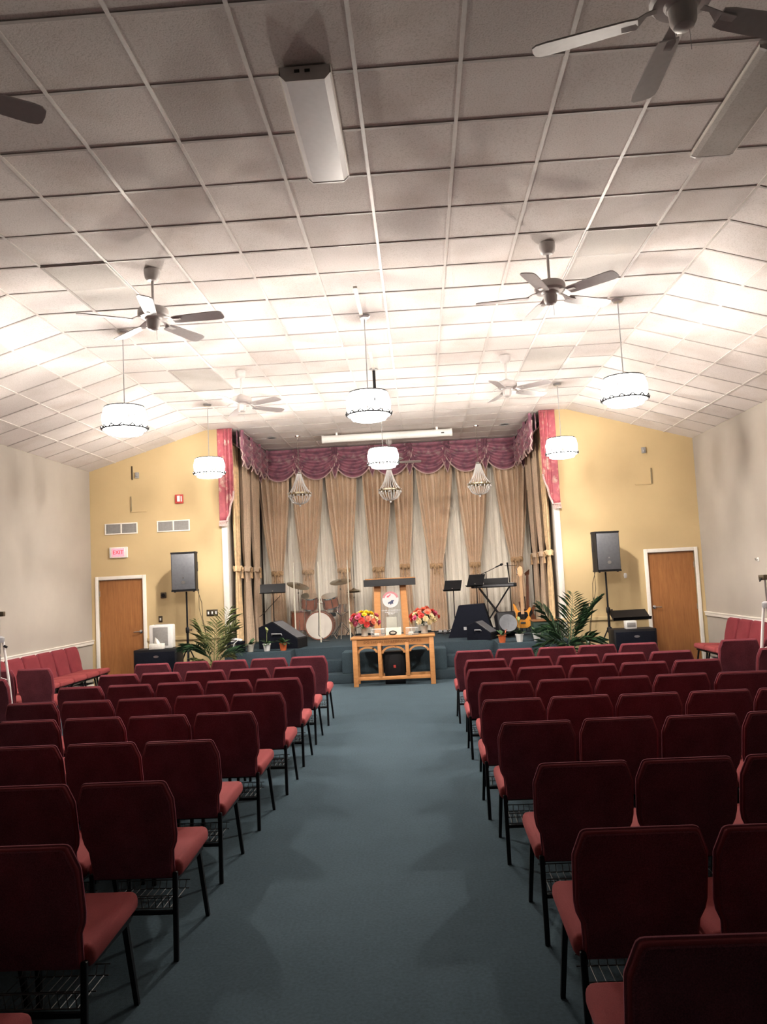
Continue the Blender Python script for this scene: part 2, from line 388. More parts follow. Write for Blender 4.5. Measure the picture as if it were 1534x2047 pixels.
for r in range(R0, R1):
    for c in range(-6, 5):
        if (c, r) in panels: continue
        loc = (c*T+.61, Y0+TY*(r+.5), CH+.010+rnd.uniform(-.001, .001)); rot = (rnd.gauss(0, .0018), rnd.gauss(0, .0018), 0)
        if tile0 is None: tile0 = MB().box((0, 0, 0), (T-.006, TY-.006, .018)).build('tile', 'ceiling_tile', ceil, False, loc=loc)
        else: inst(tile0, ceil, 'tile', loc, rot)
MB().bb(-BX, BX, YB, Y0+TY*R0, CH, CH+.04).build('tile_field', 'ceiling_tile', ceil, False)
zs = lambda a: (BX+a*math.cos(slope), CH-a*math.sin(slope))
for s, nm in ((-1, 'left'), (1, 'right')):
    o = [(s*BX, CH+.05), (s*(HW+.1), CH+.05-(HW+.1-BX)*math.tan(slope)), (s*(HW+.1), CH+.15-(HW+.1-BX)*math.tan(slope)), (s*BX, CH+.15)]
    sl = struct('ceiling_%s' % nm, MB().prism(o, YB, YW), 'slab', 'sloping tiled ceiling side above the %s wall' % nm)
    ang = s*slope
    st0 = lastt = None; sb = None
    widths = [T, T, T, SL-3*T]
    R2 = 18
    for r in range(-1, R2+1):
        if Y0+TY*r > YW: break
        x, z = zs(SL/2); loc = (s*x, Y0+TY*r, z+.001)
        if sb is None: sb = MB().box((0, 0, 0), (SL, .024, .012)).build('grid_bar', 'grid_shaded', sl, False, loc=loc); sb.rotation_euler = (0, ang, 0)
        else: inst(sb, sl, 'grid_bar', loc, (0, ang, 0))
    Ls = YW-(Y0-TY)
    bl = None
    for k in range(1, 4):
        x, z = zs(k*T); loc = (s*x, Y0-TY+Ls/2, z-.000)
        if bl is None: bl = MB().box((0, 0, 0), (.024, Ls, .016)).build('grid_bar', 'grid_lit', sl, False, loc=loc); bl.rotation_euler = (0, ang, 0)
        else: inst(bl, sl, 'grid_bar', loc, (0, ang, 0))
    for r in range(-1, R2):
        ya = Y0+TY*r; yb = min(YW, ya+TY)
        if ya >= YW-.02: break
        full = yb-ya > TY-.01
        for k in range(4):
            a = k*T+widths[k]/2; x, z = zs(a); loc = (s*x, (ya+yb)/2, z+.010); rot = (rnd.gauss(0, .0018), ang+rnd.gauss(0, .0018), 0)
            if k < 3 and full: inst(tile0, sl, 'tile', loc, rot)
            else:
                key = (k < 3, full)
                t = MB().box((0, 0, 0), (widths[k]-.006, yb-ya-.006, .018)).build('tile', 'ceiling_tile', sl, False, loc=loc) if not (k == 3 and full and lastt) else inst(lastt, sl, 'tile', loc)
                t.rotation_euler = rot
                if k == 3 and full: lastt = t
    MB().prism([(s*BX, CH), (s*HW, WZ), (s*HW, WZ+.04), (s*BX, CH+.04)], YB, Y0-TY).build('tile_field', 'ceiling_tile', sl, False)

# ------------------------------------------------------------------ ceiling fixtures
def recessed(x, y, lb):
    t = thing('recessed_light_panel', lb, 'light panel', (x, y, CH), 0, 'unlit recessed light panels')
    m = MB(); hw, hl = T/2, TY
    m.bb(-hw, -hw+.02, -hl, hl, -.014, .02).bb(hw-.02, hw, -hl, hl, -.014, .02).bb(-hw+.02, hw-.02, -hl, -hl+.02, -.014, .02).bb(-hw+.02, hw-.02, hl-.02, hl, -.014, .02)
    m.build('frame', 'grid_shaded', t, False)
    MB().bb(-hw+.021, hw-.021, -hl+.021, hl-.021, -.004, .012).build('lens', 'lens_panel', t, False)
recessed(-5*T+.61, Y0+TY*6, 'unlit flush light panel beside the front left ceiling fan')
recessed(3*T+.61, Y0+TY*6, 'unlit flush light panel beside the front right ceiling fan')
recessed(-5*T+.61, Y0+TY*12, 'unlit flush light panel beside the far left ceiling fan')
recessed(3*T+.61, Y0+TY*12, 'unlit flush light panel beside the far right ceiling fan')
def wrap(x, y, lb, wd=.28, h=.085):
    t = thing('fluorescent_fixture', lb, 'ceiling light', (x, y, CH-.012), 0, 'unlit fluorescent fixtures on the ceiling')
    L = 1.2; o = [(-wd/2, 0), (wd/2, 0), (wd/2+.006, -h*.55), (wd/2-.03, -h), (-wd/2+.03, -h), (-wd/2-.006, -h*.55)]
    MB().prism(o, -L/2+.02, L/2-.02).build('lens', 'lens_white' if h > .05 else 'lens_panel', t, True, 20)
    for yy in (-L/2, L/2-.018): MB().prism([(a*1.02, b*1.03) for a, b in o], yy, yy+.018).build('end_cap', 'fan_white', t, False)
    MB().bb(-wd/2-.010, -wd/2-.002, -L/2, L/2, -h*.6, 0).build('side_rail', 'trim_white', t, False)
    MB().bb(wd/2+.002, wd/2+.010, -L/2, L/2, -h*.6, 0).build('side_rail', 'trim_white', t, False)
    for x_ in (-.06, 0): MB().bb(x_, x_+.03, -L/2-.004, -L/2, -h*.45, -h*.25).build('knockout', 'hole_dark', t, False)
wrap(.02, 4.92, 'nearest unlit fluorescent fixture on the centre of the ceiling')
for y0_, y1_ in ((7.84, 9.0), (10.2, 11.05)):
    MB().bb(.0, .04, y0_, y1_, CH-.02, CH+.004).build('grid_bar', 'trim_white', ceil, False)
wrap(2.78, 5.04, 'shallow unlit fluorescent fixture beside the nearest right ceiling fan', .29, .035)
t = thing('projection_screen_case', 'long white projection screen case under the stage ceiling', 'screen case', (0, 15.75, 4.60))
o = [(.07*math.cos(a)*(.8), .075*math.sin(a)) for a in [2*PI*k/14 for k in range(14)]]
MB().prism([(x, z) for x, z in o], -1.28, 1.28, Rz(PI/2)).build('case', 'white_plastic', t)
for s in (-1, 1): MB().prism([(x*1.1, z*1.1) for x, z in o], s*1.28-.02, s*1.28+.02, Rz(PI/2)).build('end_cap', 'white_plastic', t)
MB().bb(1.08, 1.14, -.062, -.055, -.02, .0).build('slot', 'hole_dark', t, False)
for x in (-1.0, 1.0): MB().bb(x-.02, x+.02, -.02, .02, .06, .12).build('bracket', 'white_plastic', t, False)
for x, lb in ((-2.33, 'dark recessed can light in the stage ceiling at left'), (2.35, 'dark recessed can light in the stage ceiling at right')):
    t = thing('can_light', lb, 'ceiling light', (x, 15.85, CH), 0, 'recessed stage can lights')
    MB().lathe([(.085, .0), (.105, -.012), (.105, -.016), (.08, -.016), (.078, 0)], 20).build('trim_ring', 'grey_plastic', t)
    MB().lathe([(.001, -.011), (.08, -.011), (.08, -.006), (.001, -.006)], 20).build('aperture', 'hole_dark', t)

# ------------------------------------------------------------------ ceiling fans
def make_fan():
    t = thing('ceiling_fan', 'fan', 'ceiling fan')
    MB().lathe([(.02, -.105), (.045, -.10), (.068, -.075), (.075, -.03), (.075, 0)], 24).build('canopy', 'fan_white', t)
    MB().tube([(0, 0, -.09), (0, 0, -.35)], .013, 10).build('downrod', 'fan_white', t)
    MB().lathe([(.025, -.325), (.05, -.34), (.06, -.355), (.125, -.365), (.14, -.39), (.14, -.43), (.125, -.45), (.08, -.455), (.07, -.47)], 28).build('motor_housing', 'fan_white', t)
    MB().lathe([(.07, -.47), (.062, -.475), (.058, -.535), (.045, -.56), (.02, -.57), (.001, -.57)], 20).build('switch_housing', 'fan_white', t)
    bl = None
    for k in range(5):
        a = 2*PI*k/5; Rm = Rz(a).to_4x4()
        def outline():
            pts = []
            for x, hw in ((.19, .048), (.24, .058), (.60, .070), (.645, .064), (.665, .045), (.67, 0)): pts.append((x, -hw))
            return pts+[(x, -y) for x, y in pts[-2::-1]]
        ol = outline(); tilt = Rx(math.radians(-12)); m = MB(); nn = len(ol)
        V = [tilt @ Vector((x, y, .004)) for x, y in ol]+[tilt @ Vector((x, y, -.004)) for x, y in ol]
        m.add(V, [tuple(range(nn)), tuple(range(2*nn-1, nn-1, -1))]+[(i, (i+1) % nn, nn+(i+1) % nn, nn+i) for i in range(nn)])
        if bl is None:
            bl = m.build('blade', 'fan_blade', t, True, loc=(0, 0, -.485))
            ir = MB().add([(.085, -.018, .035), (.085, .018, .035), (.15, .012, .028), (.15, -.012, .028), (.20, .035, -.006), (.20, -.035, -.006), (.265, .03, -.006), (.265, -.03, -.006)],
                          [(0, 1, 2, 3), (3, 2, 4, 5), (5, 4, 6, 7)])
            ir.build('blade_iron', 'fan_white', bl, True, solid=.005)
        else:
            b2 = copy_tree(bl, t); b2.rotation_euler = (0, 0, a)
    MB().tube([(.03, 0, -.56), (.032, 0, -.66)], .0015, 5).build('pull_chain', 'steel', t)
    return t
fan0 = make_fan()
FANS = [(1.83, 3.44, 18, 'nearest ceiling fan at the top right edge of the view'), (-1.80, 3.44, 39, 'ceiling fan at the left edge showing only a blade tip'),
        (-1.80, 7.08, -6, 'ceiling fan in front of the left near crystal pendant'), (1.825, 7.08, 28, 'ceiling fan left of the right near crystal pendant'),
        (-1.80, 10.72, 42, 'farther ceiling fan at left before the stage'), (1.83, 10.76, 32, 'farther ceiling fan at right before the stage'),
        (0.0, 16.9, 4, 'ceiling fan over the stage behind the middle far pendant')]
for i, (x, y, a, lb) in enumerate(FANS):
    o = fan0 if i == 0 else copy_tree(fan0)
    o.location = (x, y, CH-.008); o.rotation_euler = (0, 0, math.radians(a)); tag(o, lb, 'ceiling fan', 'white five blade ceiling fans')

# ------------------------------------------------------------------ crystal pendants
def crystal(m, c, w_, h_, a, tilt=0):
    R = Rz(a) @ Ry(tilt)
    V = [(0, 0, h_/2)]+[(w_*.25*math.cos(k*PI/2), w_/2*math.sin(k*PI/2), h_*.3) for k in range(4)]+[(w_*.25*math.cos(k*PI/2), w_/2*math.sin(k*PI/2), -h_*.3) for k in range(4)]+[(0, 0, -h_/2)]
    F = [(0, 1+k, 1+(k+1) % 4) for k in range(4)]+[(1+k, 5+k, 5+(k+1) % 4, 1+(k+1) % 4) for k in range(4)]+[(9, 5+(k+1) % 4, 5+k) for k in range(4)]
    m.add([R @ Vector(v)+Vector(c) for v in V], F)
def make_pendant():
    t = thing('crystal_pendant', 'pendant', 'pendant lamp')
    MB().lathe([(.01, -.03), (.05, -.028), (.065, -.01), (.065, 0)], 20).build('canopy', 'steel', t)
    MB().tube([(0, 0, -.02), (0, 0, -.90)], .006, 8).build('rod', 'steel', t)
    MB().lathe([(.001, -.858), (.15, -.860), (.1665, -.874), (.001, -.874)], 20).build('light_block_plate', 'steel', t)  # plate added and widened to block lamplight from the ceiling overhead
    r = MB()
    def ring(rad, z, th):
        r.grid(lambda u, v: Vector(((rad+th*math.cos(2*PI*v))*math.cos(2*PI*u), (rad+th*math.cos(2*PI*v))*math.sin(2*PI*u), z+th*math.sin(2*PI*v))), 28, 7, True)
    ring(.195, -.875, .006); ring(.214, -.880, .008); ring(.244, -1.128, .009); ring(.165, -1.186, .005)
    for k in range(4):
        a = PI/4+k*PI/2
        r.tube([(0, 0, -.88), (.195*math.cos(a), .195*math.sin(a), -.875)], .005, 6)
        r.tube([(.195*math.cos(a), .195*math.sin(a), -.875), (.240*math.cos(a), .240*math.sin(a), -1.0), (.244*math.cos(a), .244*math.sin(a), -1.128)], .004, 6)
    for k in range(14):
        a = 2*PI*k/14
        r.tube([(.252*math.cos(a-.14), .252*math.sin(a-.14), -1.128), (.258*math.cos(a), .258*math.sin(a), -1.10), (.252*math.cos(a+.14), .252*math.sin(a+.14), -1.128)], .008, 5)
    r.build('frame', 'lamp_metal', t)
    c = MB(); N = 24
    for k in range(N):
        a = 2*PI*k/N
        crystal(c, (.222*math.cos(a), .222*math.sin(a), -.925), .036, .095, a, -.25)
        crystal(c, (.236*math.cos(a+PI/N), .236*math.sin(a+PI/N), -1.005), .040, .11, a+PI/N, 0)
        crystal(c, (.226*math.cos(a), .226*math.sin(a), -1.085), .038, .10, a, .22)
    o = c.build('crystal_band', 'crystal_lit', t, False); o['kind'] = 'stuff'; o['label'] = 'glowing band of cut crystals'
    d = MB(); M_ = 20
    for k in range(M_):
        a = 2*PI*k/M_
        crystal(d, (.178*math.cos(a), .178*math.sin(a), -1.17), .05, .045, a, .9)
    o = d.build('crystal_skirt', 'crystal_lit', t, False); o['kind'] = 'stuff'
    MB().lathe([(.001, -1.185), (.10, -1.183), (.16, -1.178), (.16, -1.174), (.001, -1.178)], 24).build('bottom_disc', 'lamp_diffuser', t)
    for k in range(3):
        a = 2*PI*k/3+.4
        bmb = MB().ball((.09*math.cos(a), .09*math.sin(a), -.99), .022, 10, 8, (1, 1, 1.7)).build('light_bulb', 'bulb', t)
        MB().lathe([(.014, -1.10), (.014, -1.03), (.001, -1.03)], 10, (.09*math.cos(a), .09*math.sin(a), 0)).build('socket', 'white_plastic', bmb)
    return t
pen0 = make_pendant()
PEN = [(-2.70, 8.73, 'left of the three near crystal pendants, brightly lit'), (.05, 8.73, 'middle of the three near crystal pendants, brightly lit'), (2.86, 8.73, 'right of the three near crystal pendants, brightly lit'),
       (-2.77, 12.6, 'left of the three far crystal pendants, beside the curtain jabot'), (.03, 12.6, 'middle of the three far crystal pendants, before the valance'), (2.85, 12.6, 'right of the three far crystal pendants, beside the red jabot')]
for i, (x, y, lb) in enumerate(PEN):
    o = pen0 if i == 0 else copy_tree(pen0)
    o.location = (x, y, CH-.01); o.rotation_euler = (0, 0, i*.37); tag(o, lb, 'pendant lamp', 'lit crystal drum pendants')
pend = [o for o in C.objects if o.name.startswith('crystal_pendant')]
for o in pend:
    ld = bpy.data.lights.new('pendant_light', 'POINT'); ld.energy = LAMP_W; ld.color = LAMP_COL; ld.shadow_soft_size = .035
    lo = bpy.data.objects.new('pendant_light', ld); C.objects.link(lo); lo.parent = o; lo.location = (0, 0, -.985)

# ------------------------------------------------------------------ basket chandeliers over the stage
def make_chand():
    t = thing('basket_chandelier', 'c', 'chandelier')
    ch = MB().lathe([(.01, -.03), (.05, -.02), (.055, 0)], 16); ch.build('canopy', 'chrome', t)
    m = MB()
    for k in range(17):
        z = -.03-k*.042
        M = Rx(PI/2) if k % 2 else Rz(PI/2) @ Rx(PI/2)
        m.grid(lambda u, v: M @ Vector(((.014+.0035*math.cos(2*PI*v))*math.cos(2*PI*u), (.022+.0035*math.cos(2*PI*v))*math.sin(2*PI*u), .0035*math.sin(2*PI*v)))+Vector((0, 0, z-.02)), 10, 5, True)
    m.build('chain', 'chrome', t)
    MB().lathe([(.012, -.72), (.05, -.735), (.055, -.76), (.045, -.775), (.04, -.78)], 16).build('crown', 'chrome', t)
    MB().lathe([(.205, -1.155), (.22, -1.15), (.224, -1.17), (.218, -1.19), (.204, -1.185), (.205, -1.155)], 32).build('ring', 'brass', t)
    s = MB()
    for k in range(22):
        a = 2*PI*k/22; ca, sa = math.cos(a), math.sin(a)
        s.tube([(r*ca, r*sa, z) for r, z in ((.045, -.775), (.07, -.87), (.115, -1.0), (.165, -1.09), (.212, -1.155))], .0055, 5)
        s.tube([(r*ca, r*sa, z) for r, z in ((.212, -1.185), (.20, -1.26), (.15, -1.34), (.08, -1.375), (.01, -1.385))], .006, 5)
    o = s.build('bead_strand', 'glass_bead', t); o['kind'] = 'stuff'
    p = MB()
    for k in range(16):
        a = 2*PI*k/16; p.ball((.226*math.cos(a), .226*math.sin(a), -1.215), .013, 6, 5, (1, 1, 1.6))
        p.ball((.232*math.cos(a+.2), .232*math.sin(a+.2), -1.165), .012, 6, 5)
    p.ball((0, 0, -1.41), .022, 8, 6)
    o = p.build('crystal_drop', 'glass_bead', t); o['kind'] = 'stuff'
    return t
ch0 = make_chand()
for i, (x, y, dz, lb) in enumerate([(-1.80, 15.8, .02, 'unlit crystal basket chandelier above the drum kit'), (0.0, 15.98, .06, 'unlit crystal basket chandelier above the pulpit'), (1.78, 15.8, .0, 'unlit crystal basket chandelier above the keyboard')]):
    o = ch0 if i == 0 else copy_tree(ch0)
    o.location = (x, y, CH-.008+dz*0); tag(o, lb, 'chandelier', 'crystal basket chandeliers over the stage')

# ------------------------------------------------------------------ chairs
def make_chair():
    t = thing('church_chair', 'chair', 'chair')
    # backrest outline (x half width by z), built as a padded shell leaning back
    prof = [(.380, .198), (.44, .199), (.52, .204), (.56, .222), (.60, .229), (.70, .230), (.768, .230), (.776, .229), (.840, .206), (.852, .201), (.858, .193), (.860, .182)]
    ol = [(-hw, z) for z, hw in prof]+[(hw, z) for z, hw in prof[::-1]]
    lean = lambda z: .09-.115*(z-.38)/.48
    def shell(scale_edge, y):   # ring of the outline
        cx, cz = 0, .62
        return [Vector((x*scale_edge, lean(z)+y, cz+(z-cz)*(1-(1-scale_edge)*.9))) for x, z in ol]
    m = MB(); n = len(ol)
    rings = [shell(.90, -.024), shell(.97, -.024), shell(1.0, -.012), shell(1.0, .012), shell(.96, .034), shell(.80, .046)]
    V = [p for r in rings for p in r]; F = []
    for i in range(len(rings)-1):
        for k in range(n): F.append((i*n+k, i*n+(k+1) % n, (i+1)*n+(k+1) % n, (i+1)*n+k))
    F.append(tuple(range(n))[::-1]); F.append(tuple(range((len(rings)-1)*n, len(rings)*n)))
    back = MB().add(V, F).build('backrest', 'maroon_fabric', t, True, 60)
    # inset back panel, its shade put into the fabric colour, with soft vertical welts
    m = MB(); oi = shell(.945, -.0285); m.add(oi, [tuple(range(n))[::-1]])
    oo = shell(.972, -.0225); m.add(oi+oo, [(k, (k+1) % n, n+(k+1) % n, n+k) for k in range(n)])
    m.build('back_panel', 'maroon_back_shaded', back, True, 30)
    pp = shell(1.004, .0); MB().tube(pp, .006, 6, False).build('piping', 'maroon_piping', back)
    # seat
    def seat(u, v):
        return None
    sm = MB().box((0, .335, .425), (.47, .50, .085), Rx(math.radians(2.5)), .034, 4); sm.build('seat', 'seat_fabric_lit', t, True, 60)
    MB().bb(-.205, .205, .11, .55, .366, .384).build('seat_pan', 'black_plastic', t, False)
    for s in (-1, 1):
        MB().box((s*.205, .07, .20), (.024, .024, .42), Rx(math.radians(-2)), .004, 1).build('leg', 'black_metal', t)
        l = MB(); l.add([(s*.19-.012, .50, .385), (s*.19+.012, .50, .385), (s*.19+.012, .524, .385), (s*.19-.012, .524, .385),
                         (s*.215-.010, .568, 0), (s*.215+.010, .568, 0), (s*.215+.010, .588, 0), (s*.215-.010, .588, 0)],
                        [(0, 1, 2, 3), (4, 7, 6, 5), (0, 4, 5, 1), (1, 5, 6, 2), (2, 6, 7, 3), (3, 7, 4, 0)]); l.build('leg', 'black_metal', t)
        MB().box((s*.20, .31, .372), (.022, .46, .022)).build('seat_rail', 'black_metal', t, False)
    MB().box((0, .066, .225), (.39, .018, .018)).build('stretcher', 'black_metal', t, False)
    k = MB()
    for i in range(11):
        x = -.17+.034*i; k.tube([(x, .07, .30), (x, .09, .235), (x, .34, .235), (x, .36, .27)], .0022, 4)
    for y, z in ((.07, .30), (.09, .235), (.215, .235), (.34, .235), (.36, .27)): k.tube([(-.19, y, z), (.19, y, z)], .003, 5)
    k.build('book_rack', 'rack_wire', t)
    return t
chair0 = make_chair(); chair_used = [False]
PX = .487
def place_chair(x, y, rz, label, group):
    o = chair0 if not chair_used[0] else copy_tree(chair0)
    chair_used[0] = True
    o.location = (x, y, 0); o.rotation_euler = (0, 0, rz); tag(o, label, 'chair', group)
# rows counted from the stage: (Y of backrest top, seats kept)
LROWS = [(9.93, 5, -.713), (8.80, 5, -.717), (7.80, 5, -.709), (6.80, 5, -.695), (5.84, 4, -.745), (4.86, 3, -.763), (3.89, 3, -.738), (2.96, 2, -.80), (2.00, 2, -.80)]
RROWS = [(9.70, 5, .911), (8.68, 5, .965), (7.80, 5, .936), (6.83, 5, .983), (5.90, 5, .935), (5.00, 4, .983), (3.93, 3, 1.043), (2.93, 2, 1.039), (2.08, 2, 1.013)]
for rows, s, x0, side in ((LROWS, -1, -.2, 'left'), (RROWS, 1, .2, 'right')):
    for i, (y, nseat, xc) in enumerate(rows):
        for k in range(nseat):
            jx, jy, jr = rnd.uniform(-.006, .006), rnd.uniform(-.02, .02), rnd.uniform(-.010, .010)
            place_chair(xc+x0+s*PX*k+jx, y+jy, jr, 'maroon chair %s of the aisle, %s row from the stage, %s from the aisle' % (side, ORD[i], ORD[k]), 'church chairs in the %s block' % side)
for s, side, x0 in ((-1, 'left', -4.36), (1, 'right', 4.18)):
    for i, y in ((0, 9.93 if s < 0 else 9.60), (1, 8.86 if s < 0 else 8.54)):
        for k in range(2):
            place_chair(x0+s*PX*k, y, rnd.uniform(-.02, .02), 'maroon chair in the side group by the %s wall, %s row, %s from side aisle' % (side, ORD[i], ORD[k]), 'church chairs in the %s side group' % side)
for i in range(6): place_chair(-5.50, 13.55-.485*i, -PI/2, 'maroon chair against the left wall facing in, %s from the oak door' % ORD[i], 'church chairs along the left wall')
for i in range(5): place_chair(5.50, 13.20-.485*i, PI/2, 'maroon chair against the right wall facing in, %s from the oak door' % ORD[i], 'church chairs along the right wall')

# ------------------------------------------------------------------ stage curtains
def smooth(a): a = max(0, min(1, a)); return a*a*(3-2*a)
def drape(name, mat, lb, xt, hwt, xb, hwb, zt, ztie, zb, y, axis='x', nf=7, amp=.055, sgn=1, tie=True, ph=0.0):
    """gathered drape: top centre xt half width hwt, tie centre xb half width hwb; folds run vertically.  axis x: hangs facing -y; axis y: hangs along y, facing sgn*x"""
    hb2 = hwb*1.35
    def fn(u, v):
        z = zt+(zb-zt)*v
        if z > ztie:
            k = (zt-z)/(zt-ztie); e = k**1.7
            hw = hwt+(hwb-hwt)*e; c = xt+(xb-xt)*e
        else:
            k = smooth((ztie-z)/(.9)); hw = hwb+(hb2-hwb)*k; c = xb
        a = amp*(.25+.75*min(1, hw/hwt))*(1 if z > ztie else .8)
        w_ = u+.012*math.sin(9*v+5*u)
        off = a*math.sin(2*PI*nf*w_+ph)+.3*a*math.sin(2*PI*(nf*2.3)*w_+3*v)
        off *= (.5+.5*min(1, abs(z-ztie)/.25)) if tie else 1
        p = c+(2*u-1)*hw
        return Vector((p, y+off, z)) if axis == 'x' else Vector((y+sgn*off, p, z))
    nu = nf*9+1
    t = thing(name, lb, 'curtain')
    MB().grid(fn, nu, 30).build('cloth', mat, t, True, 180)
    if tie:
        m = MB()
        def band(u, v):
            a = 2*PI*u; r = .5+.5*(1-(2*v-1)**2)
            px_, py_ = xb+(hwb*.98+.010*r+.008*math.sin(7*a))*math.cos(a), (.062+.018*r+.008*math.sin(9*a+4*v))*math.sin(a)
            q = Vector((px_, y+py_, ztie-.05+.10*v+.008*math.sin(5*a))) if axis == 'x' else Vector((y+py_, px_, ztie-.05+.10*v+.008*math.sin(5*a)))
            return q
        m.grid(band, 20, 6, True); m.build('tieback', mat if axis == 'y' else 'tieback', t)
        m = MB()
        for s_ in (-1, 1):
            pts = [(s_*.02, ztie-.02), (s_*.06, ztie-.07), (s_*.085, ztie-.02), (s_*.05, ztie+.02), (s_*.03, ztie-.10), (s_*.05, ztie-.19)]
            m.tube([(xb+a_, y-.085, z_) if axis == 'x' else (y+sgn*.085, xb+a_, z_) for a_, z_ in pts], [.014, .013, .012, .012, .013, .02], 6)
        m.build('bow', 'tieback', t)
    return t
W_ = ['far left', 'second', 'third', 'fourth', 'fifth', 'sixth', 'seventh', 'far right']
BK = [(-2.63, .36, -2.62, .13, 2.0), (-1.89, .37, -1.94, .13, 2.0), (-1.13, .36, -1.15, .14, 2.0), (-.33, .33, -.39, .13, 1.98), (.25, .235, .19, .11, 2.02), (.94, .41, .88, .14, 2.0), (1.76, .36, 1.72, .12, 1.98), (2.60, .38, 2.63, .13, 2.05)]
for i, (xt, hwt, xb, hwb, zt_) in enumerate(BK):
    drape('stage_drape', 'drape_tan', 'tan tied back drape at the back of the stage, %s from the left' % (ORD[i] if i < 7 else 'last'), xt, hwt, xb, hwb, 4.45, zt_, SZ+.01, 17.53, 'x', 6 if i != 4 else 4, .07, 1, True, i*1.3)['group'] = 'tan drapes at the back of the stage'
def sheer(name, lb, x0, x1, y, nf):
    t = thing(name, lb, 'curtain', (0, 0, 0), 0, 'sheer white curtain panels')
    MB().grid(lambda u, v: Vector((x0+(x1-x0)*u, y+.022*math.sin(2*PI*nf*u+.6*math.sin(5*v))+.012*math.sin(2*PI*nf*2.7*u+2*v), 4.5+(SZ+.01-4.5)*v)), nf*9+1, 12).build('cloth', 'sheer_white', t, True, 180)
sheer('sheer_curtain', 'off white sheer curtain behind the drums and left drapes', -2.98, -.97, 17.78, 16)
sheer('sheer_curtain', 'off white sheer curtain behind the pulpit and middle drapes', -.96, 1.08, 17.80, 16)
sheer('sheer_curtain', 'off white sheer curtain behind the keyboard and right drapes', 1.09, 2.98, 17.78, 15)
for s, sd in ((-1, 'left'), (1, 'right')):
    for i, (yc, hw) in enumerate(((15.12, .26), (15.95, .42), (16.85, .42))):
        drape('side_drape', 'drape_gold' if i == 0 else 'drape_tan', '%s side drape of the stage, %s from the front edge' % ('gold patterned' if i == 0 else 'tan tied back', ORD[i]) + (' at left' if s < 0 else ' at right'),
              yc, hw, yc, hw*(.62 if i else .8), 4.45, 2.1, SZ+.01, s*2.94, 'y', 5 if i else 3, .04, -s, True, i)['group'] = 'side drapes of the stage'
# rods
for s, sd in ((-1, 'left'), (1, 'right')):
    t = thing('curtain_rod', 'curtain rod under the valance along the %s side of the stage' % sd, 'curtain rod', (s*2.88, 0, 4.46))
    MB().tube([(0, 14.82, 0), (0, 17.6, 0)], .015, 8).build('rod', 'brass', t)
t = thing('curtain_rod', 'curtain rod under the valance across the back of the stage', 'curtain rod', (0, 17.55, 4.46))
MB().tube([(-2.86, 0, 0), (2.86, 0, 0)], .015, 8).build('rod', 'brass', t)
# swag valances
def swag_mesh(w_, drop, seed):
    def fn(u, v):
        b = 4*u*(1-u); pin = .14*v*(1-b)
        z = -pin-drop*(v**.85)*(b**.75)
        yb = -.03-.07*math.sin(PI*u)*math.sin(PI*min(1, v*.95))
        rip = .040*math.sin(v*2*PI*4.5+seed)*(b**.6)+.012*math.sin(2*PI*9*u)*(1-b)
        return Vector(((u-.5)*w_*(1+.04*v), yb+rip, z))
    m = MB().grid(fn, 25, 30)
    e = MB().tube([fn(i/24, 1.0)+Vector((0, -.008, 0)) for i in range(25)], .015, 6)
    return m, e
def cascade_mesh(drop, wd=.20, n=4):
    def fn(u, v):
        zig = (u*n) % 1; k = 2*zig if zig < .5 else 2-2*zig
        side = abs(2*u-1)
        return Vector(((u-.5)*wd*(.6+.5*v), -.07-.035*k, -v*drop*(1-.45*side)))
    return MB().grid(fn, n*4+1, 12), MB().tube([fn(i/(n*4), 1.0) for i in range(n*4+1)], .012, 5)
def valance(name, lb, n, pitch, w_, drop, M, loc):
    t = thing(name, lb, 'valance', loc)
    t.rotation_euler = (0, 0, M)
    first = {}
    for i in range(n):
        x = (i-(n-1)/2)*pitch
        if 's' not in first:
            m, e = swag_mesh(w_, drop, .3); o = m.build('swag', 'valance_floral', t, True, 180, loc=(x, 0, 0)); e.build('fringe', 'fringe', o); first['s'] = o
        else: o = copy_tree(first['s'], t); o.location = (x, -.015*(i % 2), 0)
    for i in range(n+1):
        x = (i-n/2)*pitch
        if 'c' not in first:
            m, e = cascade_mesh(drop*1.0); o = m.build('cascade', 'valance_floral', t, True, 60, loc=(x, .02, 0)); e.build('fringe', 'fringe', o); first['c'] = o
        else: o = copy_tree(first['c'], t); o.location = (x, .02, 0)
    MB().bb(-n*pitch/2, n*pitch/2, .03, .05, -.30, .0).build('header_board', 'valance_floral', t, False)
    return t
valance('swag_valance', 'maroon floral swag valance across the back of the stage', 7, .82, .96, .70, 0, (0, 17.37, 4.70))
valance('swag_valance', 'maroon floral swag valance along the left side of the stage', 3, .82, .94, .68, PI/2, (-2.77, 16.06, 4.70))
valance('swag_valance', 'maroon floral swag valance along the right side of the stage', 3, .82, .94, .68, -PI/2, (2.77, 16.06, 4.70))
